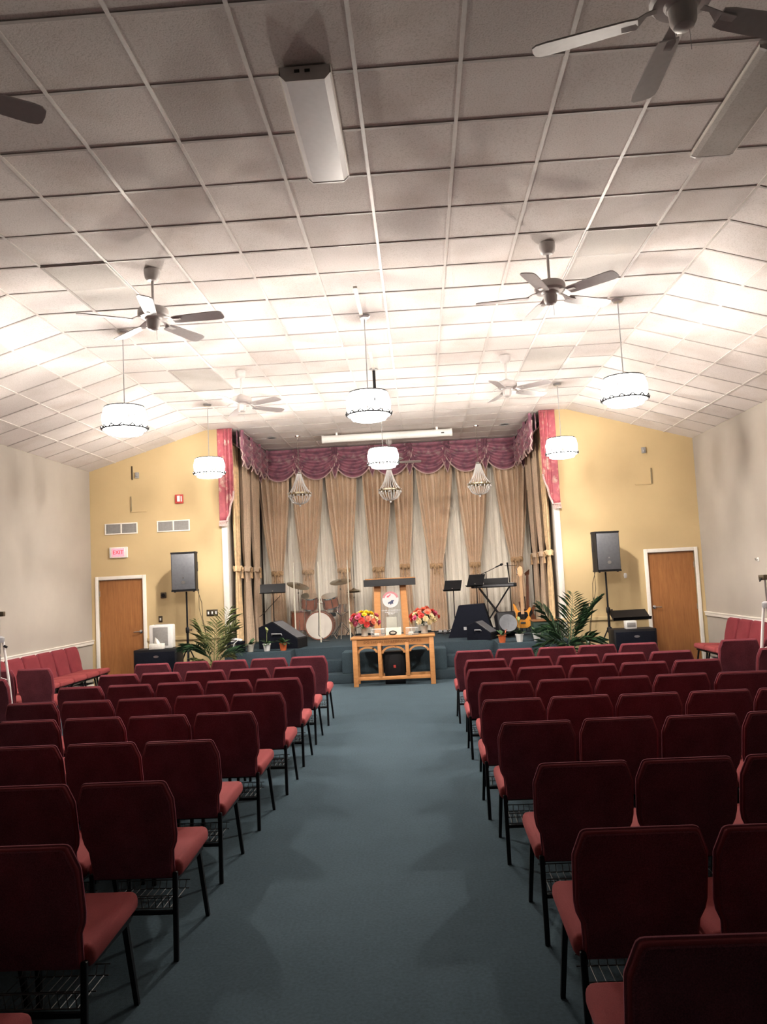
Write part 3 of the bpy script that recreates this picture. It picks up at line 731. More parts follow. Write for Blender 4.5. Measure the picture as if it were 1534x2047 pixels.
for s, lb in ((-1, 'red floral jabot hanging at the left edge of the stage opening'), (1, 'red floral jabot hanging at the right edge of the stage opening')):
    t = thing('curtain_jabot', lb, 'curtain', (s*3.0, 14.62, 4.70), 0, 'red floral jabots framing the stage')
    def fn(u, v, s=s):
        # flat outer leaf then pleats stepping up and inward
        zig = math.sin(2*PI*2.2*max(0, u-.45)/.55) if u > .45 else 0
        ln = 1.72 if u < .5 else 1.72-(u-.5)*1.1
        return Vector((s*(.135-u*.29), -.03*zig+.02*u*0-.006*math.sin(8*v), -v*ln))
    MB().grid(fn, 25, 20).build('cloth', 'jabot_floral', t, True, 180, .006)
    MB().tube([fn(i/24, 1)+Vector((0, -.01, -.01)) for i in range(25)], .02, 6).build('fringe', 'fringe', t)
    MB().bb(-.14, .14, .01, .05, -.02, .01).build('header_board', 'jabot_floral', t, False)
    tl = None
    for k in range(6):
        u = k/12.
        if tl is None: tl = MB().lathe([(.004, 0), (.014, -.02), (.008, -.03), (.016, -.075), (.001, -.075)], 8).build('tassel', 'fringe', t, loc=fn(u, 1)+Vector((0, -.01, -.02)))
        else: inst(tl, t, 'tassel', fn(u, 1)+Vector((0, -.01, -.02)))

# ------------------------------------------------------------------ communion table
t = thing('communion_table', 'oak communion table with three arches at the foot of the stage', 'table', (.0, 13.40, 0))
TX0, TX1, TD = -.68, .69, .52
MB().bb(TX0-.02, TX1+.02, 0, TD, .775, .81, .008).build('table_top', 'oak_table', t)
LEGS = [TX0+.045, -.225, .235, TX1-.045]
for x in LEGS:
    for y in (.05, TD-.06):
        if x in LEGS[1:3]: MB().bb(x-.03, x+.03, y-.03, y+.03, .15, .70, .004).build('post', 'oak_table', t)
        else: MB().bb(x-.04, x+.04, y-.04, y+.04, 0, .775, .005).build('leg', 'oak_table', t)
for y in (.03, TD-.07):
    MB().bb(TX0+.085, TX1-.085, y, y+.03, .66, .775).build('apron', 'oak_table', t, False)
    MB().bb(TX0+.085, TX1-.085, y, y+.04, .10, .155, .004).build('bottom_rail', 'oak_table', t)
for x in (TX0+.045, TX1-.045): MB().bb(x-.015, x+.015, .09, TD-.10, .66, .775).build('side_apron', 'oak_table', t, False)
BAYS = [(LEGS[0]+.04, LEGS[1]-.03), (LEGS[1]+.03, LEGS[2]-.03), (LEGS[2]+.03, LEGS[3]-.04)]
for y in (.035,):
    for a, b in BAYS:
        c = (a+b)/2; r = (b-a)/2; zc = .655-r*.62
        def arc(rr, k): return [(c+rr*math.cos(PI*i/14), zc+rr*k*math.sin(PI*i/14)) for i in range(15)]
        o = arc(r, .62); i_ = arc(r-.035, .56)
        m = MB()
        for q in range(14):
            m.prism([o[q], o[q+1], i_[q+1], i_[q]], y, y+.025)
        m.build('arch', 'oak_table', t, True, 30)
def text(body, size, parent, loc, mat, rot=(PI/2, 0, 0), depth=.002, name='lettering', font_w=0.0):
    cu = bpy.data.curves.new('t', 'FONT'); cu.body = body; cu.size = size; cu.align_x = 'CENTER'; cu.align_y = 'CENTER'; cu.extrude = depth; cu.resolution_u = 2; cu.offset = font_w
    ob = bpy.data.objects.new('t', cu); C.objects.link(ob)
    dg = bpy.context.evaluated_depsgraph_get(); me = bpy.data.meshes.new_from_object(ob.evaluated_get(dg))
    bpy.data.objects.remove(ob)
    me.materials.clear(); me.materials.append(MATS[mat]); me.name = name
    o = bpy.data.objects.new(name, me); C.objects.link(o); o.parent = parent; o.location = loc; o.rotation_euler = rot
    return o
text('DO THIS IN REMEMBRANCE OF ME', .062, t, (.0, .030, .722), 'oak_dark')
# things on the table
zt = .81
def bouquet(loc, lb, seed, main):
    R_ = random.Random(seed); t = thing('flower_bouquet', lb, 'flowers', loc, 0, 'flower bouquets on the communion table')
    MB().lathe([(.001, 0), (.05, 0), (.062, .01), (.052, .05), (.058, .11), (.07, .14), (.06, .14), (.05, .11), (.001, .10)], 18).build('vase', 'vase_grey', t)
    src = {}
    def flower(col):
        if col not in src:
            m = MB()
            for ring, (np_, rad, lift) in enumerate(((7, .052, .0), (6, .038, .016), (4, .022, .028))):
                for k in range(np_):
                    a = 2*PI*k/np_+ring*.4; ca, sa = math.cos(a), math.sin(a); wv = rad*.62
                    m.add([(0, 0, lift*.3), (rad*.6*ca-wv*sa, rad*.6*sa+wv*ca, lift+.008), (rad*ca, rad*sa, lift+.022), (rad*.6*ca+wv*sa, rad*.6*sa-wv*ca, lift+.008)], [(0, 1, 2, 3)])
            m.ball((0, 0, .025), .016, 6, 4)
            o = m.build('flower', col, t, True, 180); src[col] = o; return o
        return inst(src[col], t, 'flower')
    n = 30
    for k in range(n):
        a = 2.399*k+seed; h = 1-(k+.5)/n*1.25; r = math.sqrt(max(0, 1-h*h))
        d = Vector((r*math.cos(a), r*math.sin(a)*.85, h)); rad = R_.uniform(.15, .20)
        col = main[0] if (h > .62 and d.x*main[2] > -.3) else R_.choice(main[1])
        o = flower(col); o.location = Vector((0, 0, .24))+Vector((d.x*rad*1.2, d.y*rad, d.z*rad*.95))
        q = d.to_track_quat('Z', 'Y'); o.rotation_euler = q.to_euler(); sc = R_.uniform(.85, 1.35); o.scale = (sc, sc, sc)
    l0 = None
    for k in range(22):
        a = R_.uniform(0, 2*PI); el = R_.uniform(-.5, .8); d = Vector((math.cos(a)*math.cos(el), math.sin(a)*math.cos(el), math.sin(el)))
        if l0 is None:
            m = MB().add([(0, 0, .02), (.022, 0, .10), (.016, .01, .17), (0, .02, .23), (-.016, .01, .17), (-.022, 0, .10), (0, -.008, .12)], [(0, 1, 6), (1, 2, 6), (2, 3, 6), (3, 4, 6), (4, 5, 6), (5, 0, 6)])
            l0 = m.build('leaf', 'leaf_dark', t, True, 180); o = l0
        else: o = inst(l0, t, 'leaf')
        o.location = (0, 0, .22); o.rotation_euler = d.to_track_quat('Z', 'Y').to_euler()
    st = MB()
    for k in range(7): st.tube([(0, 0, .1), (R_.uniform(-.06, .06), R_.uniform(-.06, .06), .26)], .004, 5)
    o = st.build('stem', 'leaf_dark', t); o['kind'] = 'stuff'
bouquet((-.475, 13.66, zt), 'bouquet with yellow crown and red and cream flowers, left end of table', 3, ('flower_yellow', ['flower_red', 'flower_coral', 'flower_cream', 'flower_pink', 'flower_cream'], 1))
bouquet((.54, 13.66, zt), 'bouquet of coral, cream and pink flowers, right end of table', 11, ('flower_coral', ['flower_red', 'flower_cream', 'flower_pink', 'flower_cream', 'flower_coral'], -1))
def clear_box(x0, x1, lb):
    t = thing('clear_box', lb, 'box', ((x0+x1)/2, 13.58, zt), 0, 'clear boxes on the table'); w_ = (x1-x0)/2
    MB().bb(-w_, w_, -.09, .09, 0, .006).build('base', 'acrylic', t, False)
    for a in ((-w_, w_, -.09, -.085), (-w_, w_, .085, .09), (-w_, -w_+.005, -.085, .085), (w_-.005, w_, -.085, .085)):
        MB().bb(a[0], a[1], a[2], a[3], .006, .12).build('panel', 'acrylic', t, False)
    for z in (.115,):
        for a in ((-w_, w_, -.092, -.084), (-w_, w_, .084, .092)): MB().bb(a[0], a[1], a[2], a[3], z, z+.008).build('rim', 'white_plastic', t, False)
    MB().bb(-w_*.5, w_*.2, -.05, .04, .007, .05, .004).build('content', 'paper', t)
clear_box(-.36, -.13, 'clear acrylic box right of the left bouquet on the table')
clear_box(.225, .44, 'clear acrylic box left of the right bouquet on the table')
t = thing('bible_display', 'white card leaning on the table between the two clear boxes', 'card', (.02, 13.52, zt))
MB().box((0, .02, .07), (.26, .012, .135), Rx(math.radians(-14)), .002, 1).build('card', 'card_white', t)
MB().grid(lambda u, v: Vector((-.01+(.055+.012*math.cos(2*PI*v))*math.cos(2*PI*u), -.012-.012*math.sin(2*PI*v), .05+(.03+.01*math.cos(2*PI*v))*math.sin(2*PI*u))), 20, 7, True).build('ring_print', 'hole_dark', t)
MB().bb(-.13, .19, -.05, .06, 0, .012, .003).build('stand', 'oak_table', t)
t = thing('candle', 'small white candle in glass on the table by the right box', 'candle', (.30, 13.46, zt))
MB().lathe([(.001, 0), (.03, 0), (.032, .05), (.029, .05), (.027, .004), (.001, .004)], 16).build('holder', 'acrylic', t)
MB().lathe([(.001, .005), (.024, .005), (.024, .038), (.001, .038)], 14).build('wax', 'card_white', t)
t = thing('storage_box', 'black storage box under the middle arch of the communion table', 'box', (.01, 13.60, 0))
MB().bb(-.17, .17, 0, .26, 0, .50, .01).build('body', 'black_plastic', t)
MB().bb(-.18, .18, -.01, .27, .50, .54, .008).build('lid', 'black_plastic', t)
MB().bb(-.02, .02, -.006, 0, .27, .32).build('label_mark', 'red_plastic', t, False)

# ------------------------------------------------------------------ pulpit
t = thing('pulpit', 'oak and clear acrylic pulpit with round emblem on the stage', 'pulpit', (-.07, 15.25, SZ))
for s in (-1, 1):
    MB().prism([(s*.22, .03), (s*.34, .03), (s*.30, 1.06), (s*.18, 1.06)], 0, .30).build('side_post', 'oak_table', t)
MB().bb(-.40, .40, -.04, .40, 0, .035, .006).build('base', 'oak_table', t)
top = MB().box((0, .10, 1.125), (.98, .42, .03), Rx(math.radians(16)), .004, 1).build('top_board', 'oak_table', t)
MB().box((0, -.115, 1.115), (.98, .02, .13), Rx(math.radians(-8)), .003, 1).build('front_lip', 'black_plastic', t)
MB().bb(-.20, .20, .0, .012, .09, 1.04).build('front_panel', 'acrylic', t, False)
MB().lathe([(.001, 0), (.155, 0), (.155, .008), (.001, .008)], 36, (0, -.010, .79), Rx(-PI/2)).build('emblem', 'logo_white', t)
rim = MB()
rim.grid(lambda u, v: Vector(((.115+.04*v)*math.cos(PI*.08+PI*.84*u), -.0125, .79+(.115+.04*v)*math.sin(PI*.08+PI*.84*u))), 24, 2); rim.build('emblem_rim', 'logo_pink', t)
MB().prism([(-.075, .835), (-.04, .83), (.01, .88), (.0, .895), (-.03, .87), (-.06, .86)], -.0135, -.011).build('emblem_mark', 'logo_red', t, False)
MB().prism([(-.05, .70), (-.02, .718), (.0, .69), (.02, .715), (.05, .705), (.045, .745), (.07, .775), (.02, .778), (-.01, .752), (-.05, .738)], -.0135, -.011).build('emblem_mark', 'logo_blue', t, False)
R_ = random.Random(4)
for z, hw in ((.585, .18), (.55, .12), (.522, .06)):
    m = MB(); x = -hw
    while x < hw:
        l_ = R_.uniform(.02, .05); m.bb(x, min(hw, x+l_), -.004, -.001, z-.009, z+.009); x += l_+.010
    o = m.build('lettering', 'logo_white', t, False); o['kind'] = 'stuff'
MB().bb(-.10, .10, .03, .20, .035, .46, .004).build('inner_shelf', 'card_white', t)

# ------------------------------------------------------------------ drums
def drum(m_shell, R_, d, M, c):
    pass
t = thing('bass_drum', 'bass drum with pale head and two mounted wood toms', 'drum', (-1.60, 16.40, SZ))
Mf = Rx(PI/2)
MB().lathe([(.275, 0), (.28, .02), (.28, .40), (.275, .42)], 36, (0, .42, .30), Mf).build('shell', 'drum_wood', t)
MB().lathe([(.001, .425), (.268, .425), (.268, .43), (.001, .43)], 36, (0, .42, .30), Mf).build('drum_head', 'drum_head', t)
for yy in (.0, .38): MB().lathe([(.268, .0), (.292, .0), (.292, .045), (.268, .045), (.268, .0)], 36, (0, .425-yy, .30), Mf).build('hoop', 'drum_wood', t)
for k in range(8):
    a = 2*PI*k/8+.2; MB().tube([(.29*math.cos(a), .02, .30+.29*math.sin(a)), (.29*math.cos(a), .40, .30+.29*math.sin(a))], .006, 6).build('tension_rod', 'chrome', t)
for s in (-1, 1): MB().tube([(s*.24, .12, .16), (s*.36, .0, .01)], [.012, .008], 8).build('spur', 'chrome', t)
def tom(cx, cy, cz, R_, h, tilt, yawz, parent):
    M = Rz(yawz) @ Rx(tilt)
    b = MB().lathe([(R_, -h/2), (R_, h/2)], 28, (cx, cy, cz), M).build('tom_shell', 'drum_wood', parent)
    MB().lathe([(.001, h/2+.004), (R_, h/2+.004), (R_, h/2+.008), (.001, h/2+.008)], 28, (cx, cy, cz), M).build('tom_head', 'drum_head', b)
    for zz in (-h/2, h/2): MB().lathe([(R_, zz-.014), (R_+.012, zz-.014), (R_+.012, zz+.014), (R_, zz+.014)], 28, (cx, cy, cz), M).build('rim', 'chrome', b)
    for k in range(6):
        a = 2*PI*k/6; p0 = M @ Vector(((R_+.012)*math.cos(a), (R_+.012)*math.sin(a), -h/2+.01)); p1 = M @ Vector(((R_+.012)*math.cos(a), (R_+.012)*math.sin(a), h/2-.01))
        MB().tube([p0+Vector((cx, cy, cz)), p0*.4+p1*.6+Vector((cx, cy, cz)), p1+Vector((cx, cy, cz))], [.005, .010, .005], 6).build('lug', 'chrome', b)
    return b
tom(-.20, .15, .79, .165, .24, math.radians(22), .25, t); tom(.23, .15, .78, .155, .22, math.radians(22), -.2, t)
MB().tube([(0, .2, .57), (0, .2, .74), (-.14, .18, .78)], .012, 8).build('tom_holder', 'chrome', t); MB().tube([(0, .2, .74), (.16, .18, .77)], .012, 8).build('tom_holder', 'chrome', t)
t = thing('floor_tom', 'wood floor tom left of the bass drum', 'drum', (-2.02, 16.75, SZ))
tom(0, 0, .40, .20, .40, 0, 0, t)
for k in range(3):
    a = 2*PI*k/3+.5; MB().tube([(.22*math.cos(a), .22*math.sin(a), 0), (.215*math.cos(a), .215*math.sin(a), .42)], .008, 6).build('leg', 'chrome', t)
t = thing('snare_drum', 'chrome snare drum on a stand right of the bass drum', 'drum', (-1.20, 16.95, SZ))
b = MB().lathe([(.178, .55), (.178, .69)], 28).build('shell', 'chrome', t)
MB().lathe([(.001, .694), (.178, .694), (.178, .698), (.001, .698)], 28).build('drum_head', 'drum_head', t)
for z in (.55, .69): MB().lathe([(.178, z-.012), (.19, z-.012), (.19, z+.012), (.178, z+.012)], 28).build('rim', 'chrome', t)
MB().tube([(0, 0, .06), (0, 0, .54)], .012, 8).build('stand_pole', 'chrome', t)
for k in range(3):
    a = 2*PI*k/3+.2; MB().tube([(0, 0, .28), (.25*math.cos(a), .25*math.sin(a), .01)], .008, 6).build('leg', 'chrome', t); MB().tube([(0, 0, .45), (.19*math.cos(a), .19*math.sin(a), .55)], .007, 6).build('basket_arm', 'chrome', t)
def cymbal(name, x, y, h, R_, tx, ty, lb, second=None, mat='cymbal'):
    t = thing(name, lb, 'cymbal', (x, y, SZ), 0, 'cymbals around the drum kit')
    MB().tube([(0, 0, .1), (0, 0, h)], .010, 8).build('pole', 'chrome', t)
    for k in range(3):
        a = 2*PI*k/3+.5; MB().tube([(0, 0, .35), (.28*math.cos(a), .28*math.sin(a), .008)], .009, 6).build('leg', 'chrome', t)
    prof = [(.001, .035), (.03, .032), (.05, .015), (R_*.6, .006), (R_, -.012), (R_, -.015), (R_*.6, .002), (.05, .010), (.03, .028), (.001, .031)]
    for dz in ([0] if second is None else [0, -second]):
        MB().lathe(prof, 32, (0, 0, h+dz), Rx(tx) @ Ry(ty)).build('cymbal_plate', mat, t)
    MB().lathe([(.001, h+.03), (.014, h+.03), (.014, h+.05), (.001, h+.05)], 10).build('wing_nut', 'chrome', t)
    MB().ball((0, 0, h-.16), .02, 8, 6).build('clamp', 'chrome', t)
cymbal('crash_cymbal', -2.03, 16.60, 1.14, .24, math.radians(14), math.radians(17), 'crash cymbal above the floor tom beside the music stand')
cymbal('ride_cymbal', -1.15, 16.60, 1.18, .22, math.radians(17), math.radians(-4), 'ride cymbal above the right mounted tom')
cymbal('hi_hat', -.92, 17.15, .98, .16, math.radians(4), 0, 'hi-hat cymbals on a stand behind the ride cymbal', .03)
t = thing('drum_stool', 'round black drum stool behind the bass drum', 'stool', (-1.5, 17.15, SZ))
MB().lathe([(.001, .44), (.16, .44), (.175, .46), (.175, .50), (.16, .52), (.001, .525)], 24).build('seat', 'black_cloth', t)
MB().tube([(0, 0, .1), (0, 0, .45)], .016, 8).build('pole', 'chrome', t)
for k in range(3):
    a = 2*PI*k/3+1; MB().tube([(0, 0, .25), (.22*math.cos(a), .22*math.sin(a), .01)], .010, 6).build('leg', 'chrome', t)
t = thing('bass_drum_mic', 'short black microphone stand before the bass drum head', 'mic stand', (-1.56, 16.12, SZ))
MB().lathe([(.001, 0), (.10, 0), (.10, .015), (.02, .03), (.001, .03)], 20, (.10, .0, 0)).build('base', 'black_metal', t)
MB().tube([(.10, 0, .02), (-.02, .02, .12), (.0, .02, .62), (.02, .04, .80)], .009, 8).build('pole', 'black_metal', t)
MB().ball((.02, .04, .83), .024, 8, 6, (1, 1, 1.6)).build('microphone', 'black_metal', t)
# acrylic drum shield
t = thing('drum_shield', 'clear acrylic drum shield panels standing around the drum kit', 'drum shield', (0, 0, SZ))
SH = [(-2.03, 16.05), (-1.51, 15.90), (-.93, 16.0)]
for (xa, ya), (xb_, yb_) in zip(SH[:-1], SH[1:]):
    L = math.hypot(xb_-xa, yb_-ya); a = math.atan2(yb_-ya, xb_-xa)
    MB().box(((xa+xb_)/2, (ya+yb_)/2, .80), (L-.02, .006, 1.58), Rz(a)).build('panel', 'shield', t, False)
for (xa, ya) in SH: MB().tube([(xa, ya, .0), (xa, ya, 1.6)], .013, 8).build('hinge', 'card_white', t)

# ------------------------------------------------------------------ music stands, mic stands, keyboard, guitars
def music_stand(x, y, z0, h, rz, tilt, w_, hh, lb, base=True):
    t = thing('music_stand', lb, 'music stand', (x, y, z0), rz, 'black music stands')
    M = Rx(tilt)
    d = MB().box((0, 0, h), (w_, .008, hh), M, .003, 1).build('desk', 'black_metal', t)
    lip = M @ Vector((0, -.03, -hh/2+.004)); MB().box((lip.x, lip.y, h+lip.z), (w_, .06, .006), M).build('lip', 'black_metal', d, False)
    kb = M @ Vector((0, -.006, -hh*.28)); MB().ball((kb.x, kb.y, h+kb.z), .014, 8, 6).build('knob', 'chrome', d)
    MB().tube([(0, .02, .14), (0, .02, h-.02)], .010, 8).build('pole', 'black_metal', t)
    for k in range(3):
        a = 2*PI*k/3+PI/2; MB().tube([(0, .02, .16), (.26*math.cos(a), .02+.26*math.sin(a), .01)], .009, 6).build('leg', 'black_metal', t)
music_stand(-2.49, 16.2, SZ, 1.10, .05, math.radians(-18), .52, .20, 'black music stand left of the drum kit')
music_stand(1.16, 16.25, SZ, .98, -.35, math.radians(-32), .36, .25, 'black music stand between the pulpit and the amplifier')
music_stand(1.62, 16.12, SZ, 1.06, -.55, math.radians(-30), .36, .28, 'black music stand in front of the keyboard')
music_stand(4.12, 14.22, 0, .93, .06, math.radians(-62), .66, .34, 'black music stand with flat desk behind the right cabinet')
t = thing('microphone_stand', 'boom microphone stand behind the keyboard', 'mic stand', (1.90, 16.98, SZ))
MB().lathe([(.001, 0), (.13, 0), (.13, .015), (.02, .03), (.001, .03)], 20).build('base', 'black_metal', t)
MB().tube([(0, 0, .02), (0, 0, 1.22)], .009, 8).build('pole', 'black_metal', t)
MB().tube([(-.30, 0, 1.10), (0, 0, 1.22), (.28, -.02, 1.34)], .007, 8).build('boom', 'black_metal', t)
MB().lathe([(.012, 0), (.014, .11), (.024, .12), (.026, .15), (.015, .175), (.001, .18)], 12, (.20, -.02, 1.31), Ry(math.radians(68))).build('microphone', 'black_metal', t)
t = thing('microphone_stand', 'straight microphone stand with horizontal bar beside the bass guitar', 'mic stand', (2.40, 17.0, SZ))
MB().lathe([(.001, 0), (.13, 0), (.13, .015), (.02, .03), (.001, .03)], 20).build('base', 'black_metal', t)
MB().tube([(0, 0, .02), (-.02, 0, 1.10), (-.04, 0, 1.40)], [.009, .009, .018], 8).build('pole', 'black_metal', t)
MB().tube([(-.10, 0, 1.335), (.16, 0, 1.33)], .007, 6).build('cross_bar', 'bronze', t)
t = thing('microphone_stand', 'low boom stand leaning by the left drapes', 'mic stand', (-2.72, 16.3, SZ))
MB().lathe([(.001, 0), (.12, 0), (.12, .015), (.02, .03), (.001, .03)], 20).build('base', 'black_metal', t)
MB().tube([(0, 0, .02), (0, 0, .60)], .009, 8).build('pole', 'black_metal', t)
MB().tube([(-.08, 0, .54), (.0, 0, .60), (.36, .02, .95)], .007, 6).build('boom', 'bronze', t)
t = thing('keyboard_piano', 'black keyboard piano on the stage right of the pulpit', 'keyboard', (2.02, 16.62, SZ+.90), math.radians(-8))
MB().bb(-.46, .46, -.15, .16, 0, .075, .012).build('body', 'black_plastic', t)
k0 = None
for k in range(28):
    x = -.42+.03*k
    if k0 is None: k0 = MB().box((0, 0, 0), (.028, .13, .012)).build('white_key', 'white_plastic', t, False, loc=(x, .07, .080))
    else: inst(k0, t, 'white_key', (x, .07, .080))
MB().box((.05, -.13, .13), (.5, .01, .12), Rx(math.radians(-15))).build('music_rest', 'black_plastic', t, False)
MB().bb(-.40, .40, -.152, -.149, .02, .06).build('rear_panel', 'speaker_grille', t, False)
t = thing('keyboard_stand', 'black double X keyboard stand under the keyboard piano', 'stand', (2.02, 16.62, SZ), math.radians(-8))
for y in (-.10, .12):
    for s in (-1, 1): MB().tube([(-s*.30, y, .02), (s*.30, y, .885)], .016, 6).build('leg', 'black_metal', t)
for s in (-1, 1):
    MB().tube([(s*.30, -.14, .885), (s*.30, .15, .885)], .013, 6).build('support_bar', 'black_metal', t); MB().tube([(s*.30, -.18, .015), (s*.30, .18, .015)], .015, 6).build('foot', 'black_metal', t)
def guitar(lb, loc, rz, body_mat, neck_mat, L=1.16, lean=.16, guard='black_plastic'):
    t = thing('bass_guitar', lb, 'guitar', loc, rz, 'bass guitars on stands')
    M = Rx(lean)
    ol = [(0, .0), (.08, .005), (.145, .05), (.165, .12), (.14, .19), (.115, .235), (.125, .29), (.155, .345), (.15, .385), (.125, .385), (.085, .33), (.05, .315), (-.05, .315), (-.09, .35), (-.13, .44), (-.155, .47), (-.17, .45), (-.155, .37), (-.12, .29), (-.12, .235), (-.155, .18), (-.175, .11), (-.15, .045), (-.08, .005)]
    b = MB().prism(ol, -.02, .02, M).build('body', body_mat, t, True, 30)
    MB().prism([(-.05, .315), (.05, .315), (.085, .30), (.10, .24), (.06, .18), (.03, .16), (-.05, .17), (-.10, .22), (-.09, .30)], -.024, -.019, M).build('pickguard', guard, b, False)
    MB().prism([(-.045, .09), (.045, .09), (.045, .12), (-.045, .12)], -.032, -.019, M).build('bridge', 'chrome', b, False)
    MB().prism([(-.05, .20), (.05, .20), (.05, .235), (-.05, .235)], -.030, -.019, M).build('pickup', 'black_plastic', b, False)
    n = MB().prism([(-.03, .27), (.03, .27), (.022, .98), (-.022, .98)], -.034, -.012, M).build('neck', neck_mat, t, False)
    h = MB().prism([(-.022, .98), (.022, .98), (.035, 1.02), (.045, 1.10), (.035, L), (-.01, L+.02), (-.045, L-.02), (-.05, 1.03)], -.03, -.014, M).build('headstock', neck_mat, t, False)
    for k in range(4):
        p = M @ Vector((-.06, -.02, 1.03+.032*k)); MB().ball((p.x, p.y, p.z), .013, 6, 5).build('tuning_peg', 'chrome', h)
    for k in range(4): MB().tube([M @ Vector((-.024+.016*k, -.035, .11)), M @ Vector((-.015+.01*k, -.036, 1.0))], .0015, 4).build('string', 'steel', t)
    return t
guitar('amber bass guitar with dark pickguard standing on a stand', (2.40, 15.25, SZ+.14), -.1, 'guitar_amber', 'maple')
guitar('dark brown guitar standing behind the amber bass guitar', (2.56, 15.85, SZ+.15), .15, 'guitar_brown', 'guitar_brown', 1.0)
for x, y, lb in ((2.40, 15.25, 'guitar stand holding the amber bass guitar'), (2.56, 15.85, 'guitar stand holding the dark brown guitar')):
    t = thing('guitar_stand', lb, 'stand', (x, y+.09, SZ), 0, 'guitar stands')
    MB().tube([(0, .14, .02), (0, .10, .70)], .010, 6).build('upright', 'black_metal', t)
    for s in (-1, 1): MB().tube([(0, .12, .30), (s*.17, -.02, .16), (s*.17, -.15, .155), (s*.17, -.16, .19)], .008, 6).build('cradle_arm', 'black_metal', t); MB().tube([(0, .12, .30), (s*.20, .02, .01)], .009, 6).build('leg', 'black_metal', t)
# amplifiers and floor monitors
t = thing('covered_amplifier', 'large amplifier under a black cloth cover right of the pulpit', 'amplifier', (1.47, 15.65, SZ), -.15)
o = MB().add([(-.44, -.30, 0), (.42, -.30, 0), (.42, .25, 0), (-.44, .25, 0), (-.38, -.27, .16), (.38, -.27, .16), (.38, .22, .16), (-.38, .22, .16), (-.23, -.16, .60), (.25, -.16, .62), (.25, .18, .62), (-.23, .18, .60)],
         [(3, 2, 1, 0), (0, 1, 5, 4), (1, 2, 6, 5), (2, 3, 7, 6), (3, 0, 4, 7), (4, 5, 9, 8), (5, 6, 10, 9), (6, 7, 11, 10), (7, 4, 8, 11), (8, 9, 10, 11)]).build('cover', 'black_cloth', t, True, 25)
MB().bb(-.14, .22, -.285, -.27, .14, .20).build('handle_strap', 'grey_plastic', t, False)
def wedge(loc, rz, w_, d, h, lb, name='floor_monitor'):
    t = thing(name, lb, 'speaker', loc, rz, 'black floor monitor wedges')
    o = [(0, 0), (d, 0), (d, h*.35), (d*.35, h), (0, h*.8)]
    MB().prism([(x-d/2, z) for x, z in o], -w_/2, w_/2).build('cabinet', 'black_plastic', t, False)
    ang = math.atan2(h*.65, d*.65); L = math.hypot(d*.65, h*.65); c = Vector((d*.675-d/2, 0, h*.675))
    nrm = Vector((math.sin(ang), 0, math.cos(ang)))
    MB().box(c+nrm*.006, (L*.92, w_*.9, .012), Ry(ang), .004, 1).build('grille', 'speaker_grille', t)
    for s in (-1, 1): MB().prism([(x*.97-d/2*.97, z*.97) for x, z in o], s*w_/2, s*(w_/2+.008)).build('side_panel', 'black_cloth', t, False)
    MB().tube([(-d*.15, -w_/2-.012, h*.5), (-d*.15, -w_/2-.03, h*.55), (d*.1, -w_/2-.03, h*.55), (d*.1, -w_/2-.012, h*.5)], .012, 6).build('handle', 'grey_plastic', t)
wedge((-2.10, 14.98, SZ), -.25, .45, .78, .50, 'black floor monitor wedge behind the potted plants at left')
wedge((1.60, 14.86, SZ), -.4, .40, .46, .33, 'black floor monitor wedge in front of the covered amplifier')
t = thing('practice_amplifier', 'black speaker with round cone tilted back beside the amber guitar', 'amplifier', (2.05, 15.0, SZ), .15)
MB().box((0, 0, .245), (.36, .26, .42), Rx(math.radians(-20)), .04, 3).build('cabinet', 'black_plastic', t)
MB().lathe([(.001, .012), (.05, .01), (.14, .03), (.165, .03), (.165, .0)], 28, (0, -.16, .265), Rx(math.radians(70))).build('cone', 'speaker_grille', t)
t = thing('equipment_cabinet', 'dark green covered cabinet at the right end of the stage', 'cabinet', (2.72, 14.55, SZ))
MB().bb(-.25, .20, -.2, .2, 0, .30, .01).build('body', 'dark_green', t)
MB().bb(-.265, .215, -.215, .215, .30, .32, .006).build('top', 'oak_dark', t)
t = thing('equipment_case', 'black equipment case at the left end of the stage', 'case', (-2.87, 14.45, SZ))
MB().bb(-.13, .13, -.2, .2, 0, .15, .012).build('body', 'black_plastic', t)
MB().bb(-.13, .13, -.2, .2, .152, .19, .012).build('lid', 'black_cloth', t)
MB().bb(-.03, .05, -.212, -.2, .12, .17, .003).build('latch', 'chrome', t)
t = thing('cable_coil', 'white cable coil lying on the black case at left', 'cable', (-2.87, 14.43, SZ+.19))
pts = []
for k in range(90):
    a = k*.42; r = .10+.02*math.sin(k*.9); pts.append((r*math.cos(a), r*math.sin(a)*.8, .012+.035*k/90+.01*math.sin(k*1.7)))
MB().tube(pts+[(.10, -.19, .05), (.02, -.215, -.02), (.0, -.215, -.10)], .008, 6).build('cable', 'white_plastic', t)
t = thing('pedal_board', 'dark effect pedals on the stage floor beside the amplifier', 'pedal', (.97, 16.75, SZ))
MB().bb(-.16, .18, -.10, .10, 0, .03, .006).build('board', 'black_metal', t)
for x in (-.10, .0, .11): MB().bb(x-.035, x+.035, -.06, .06, .03, .075, .006).build('pedal', 'grey_plastic', t)

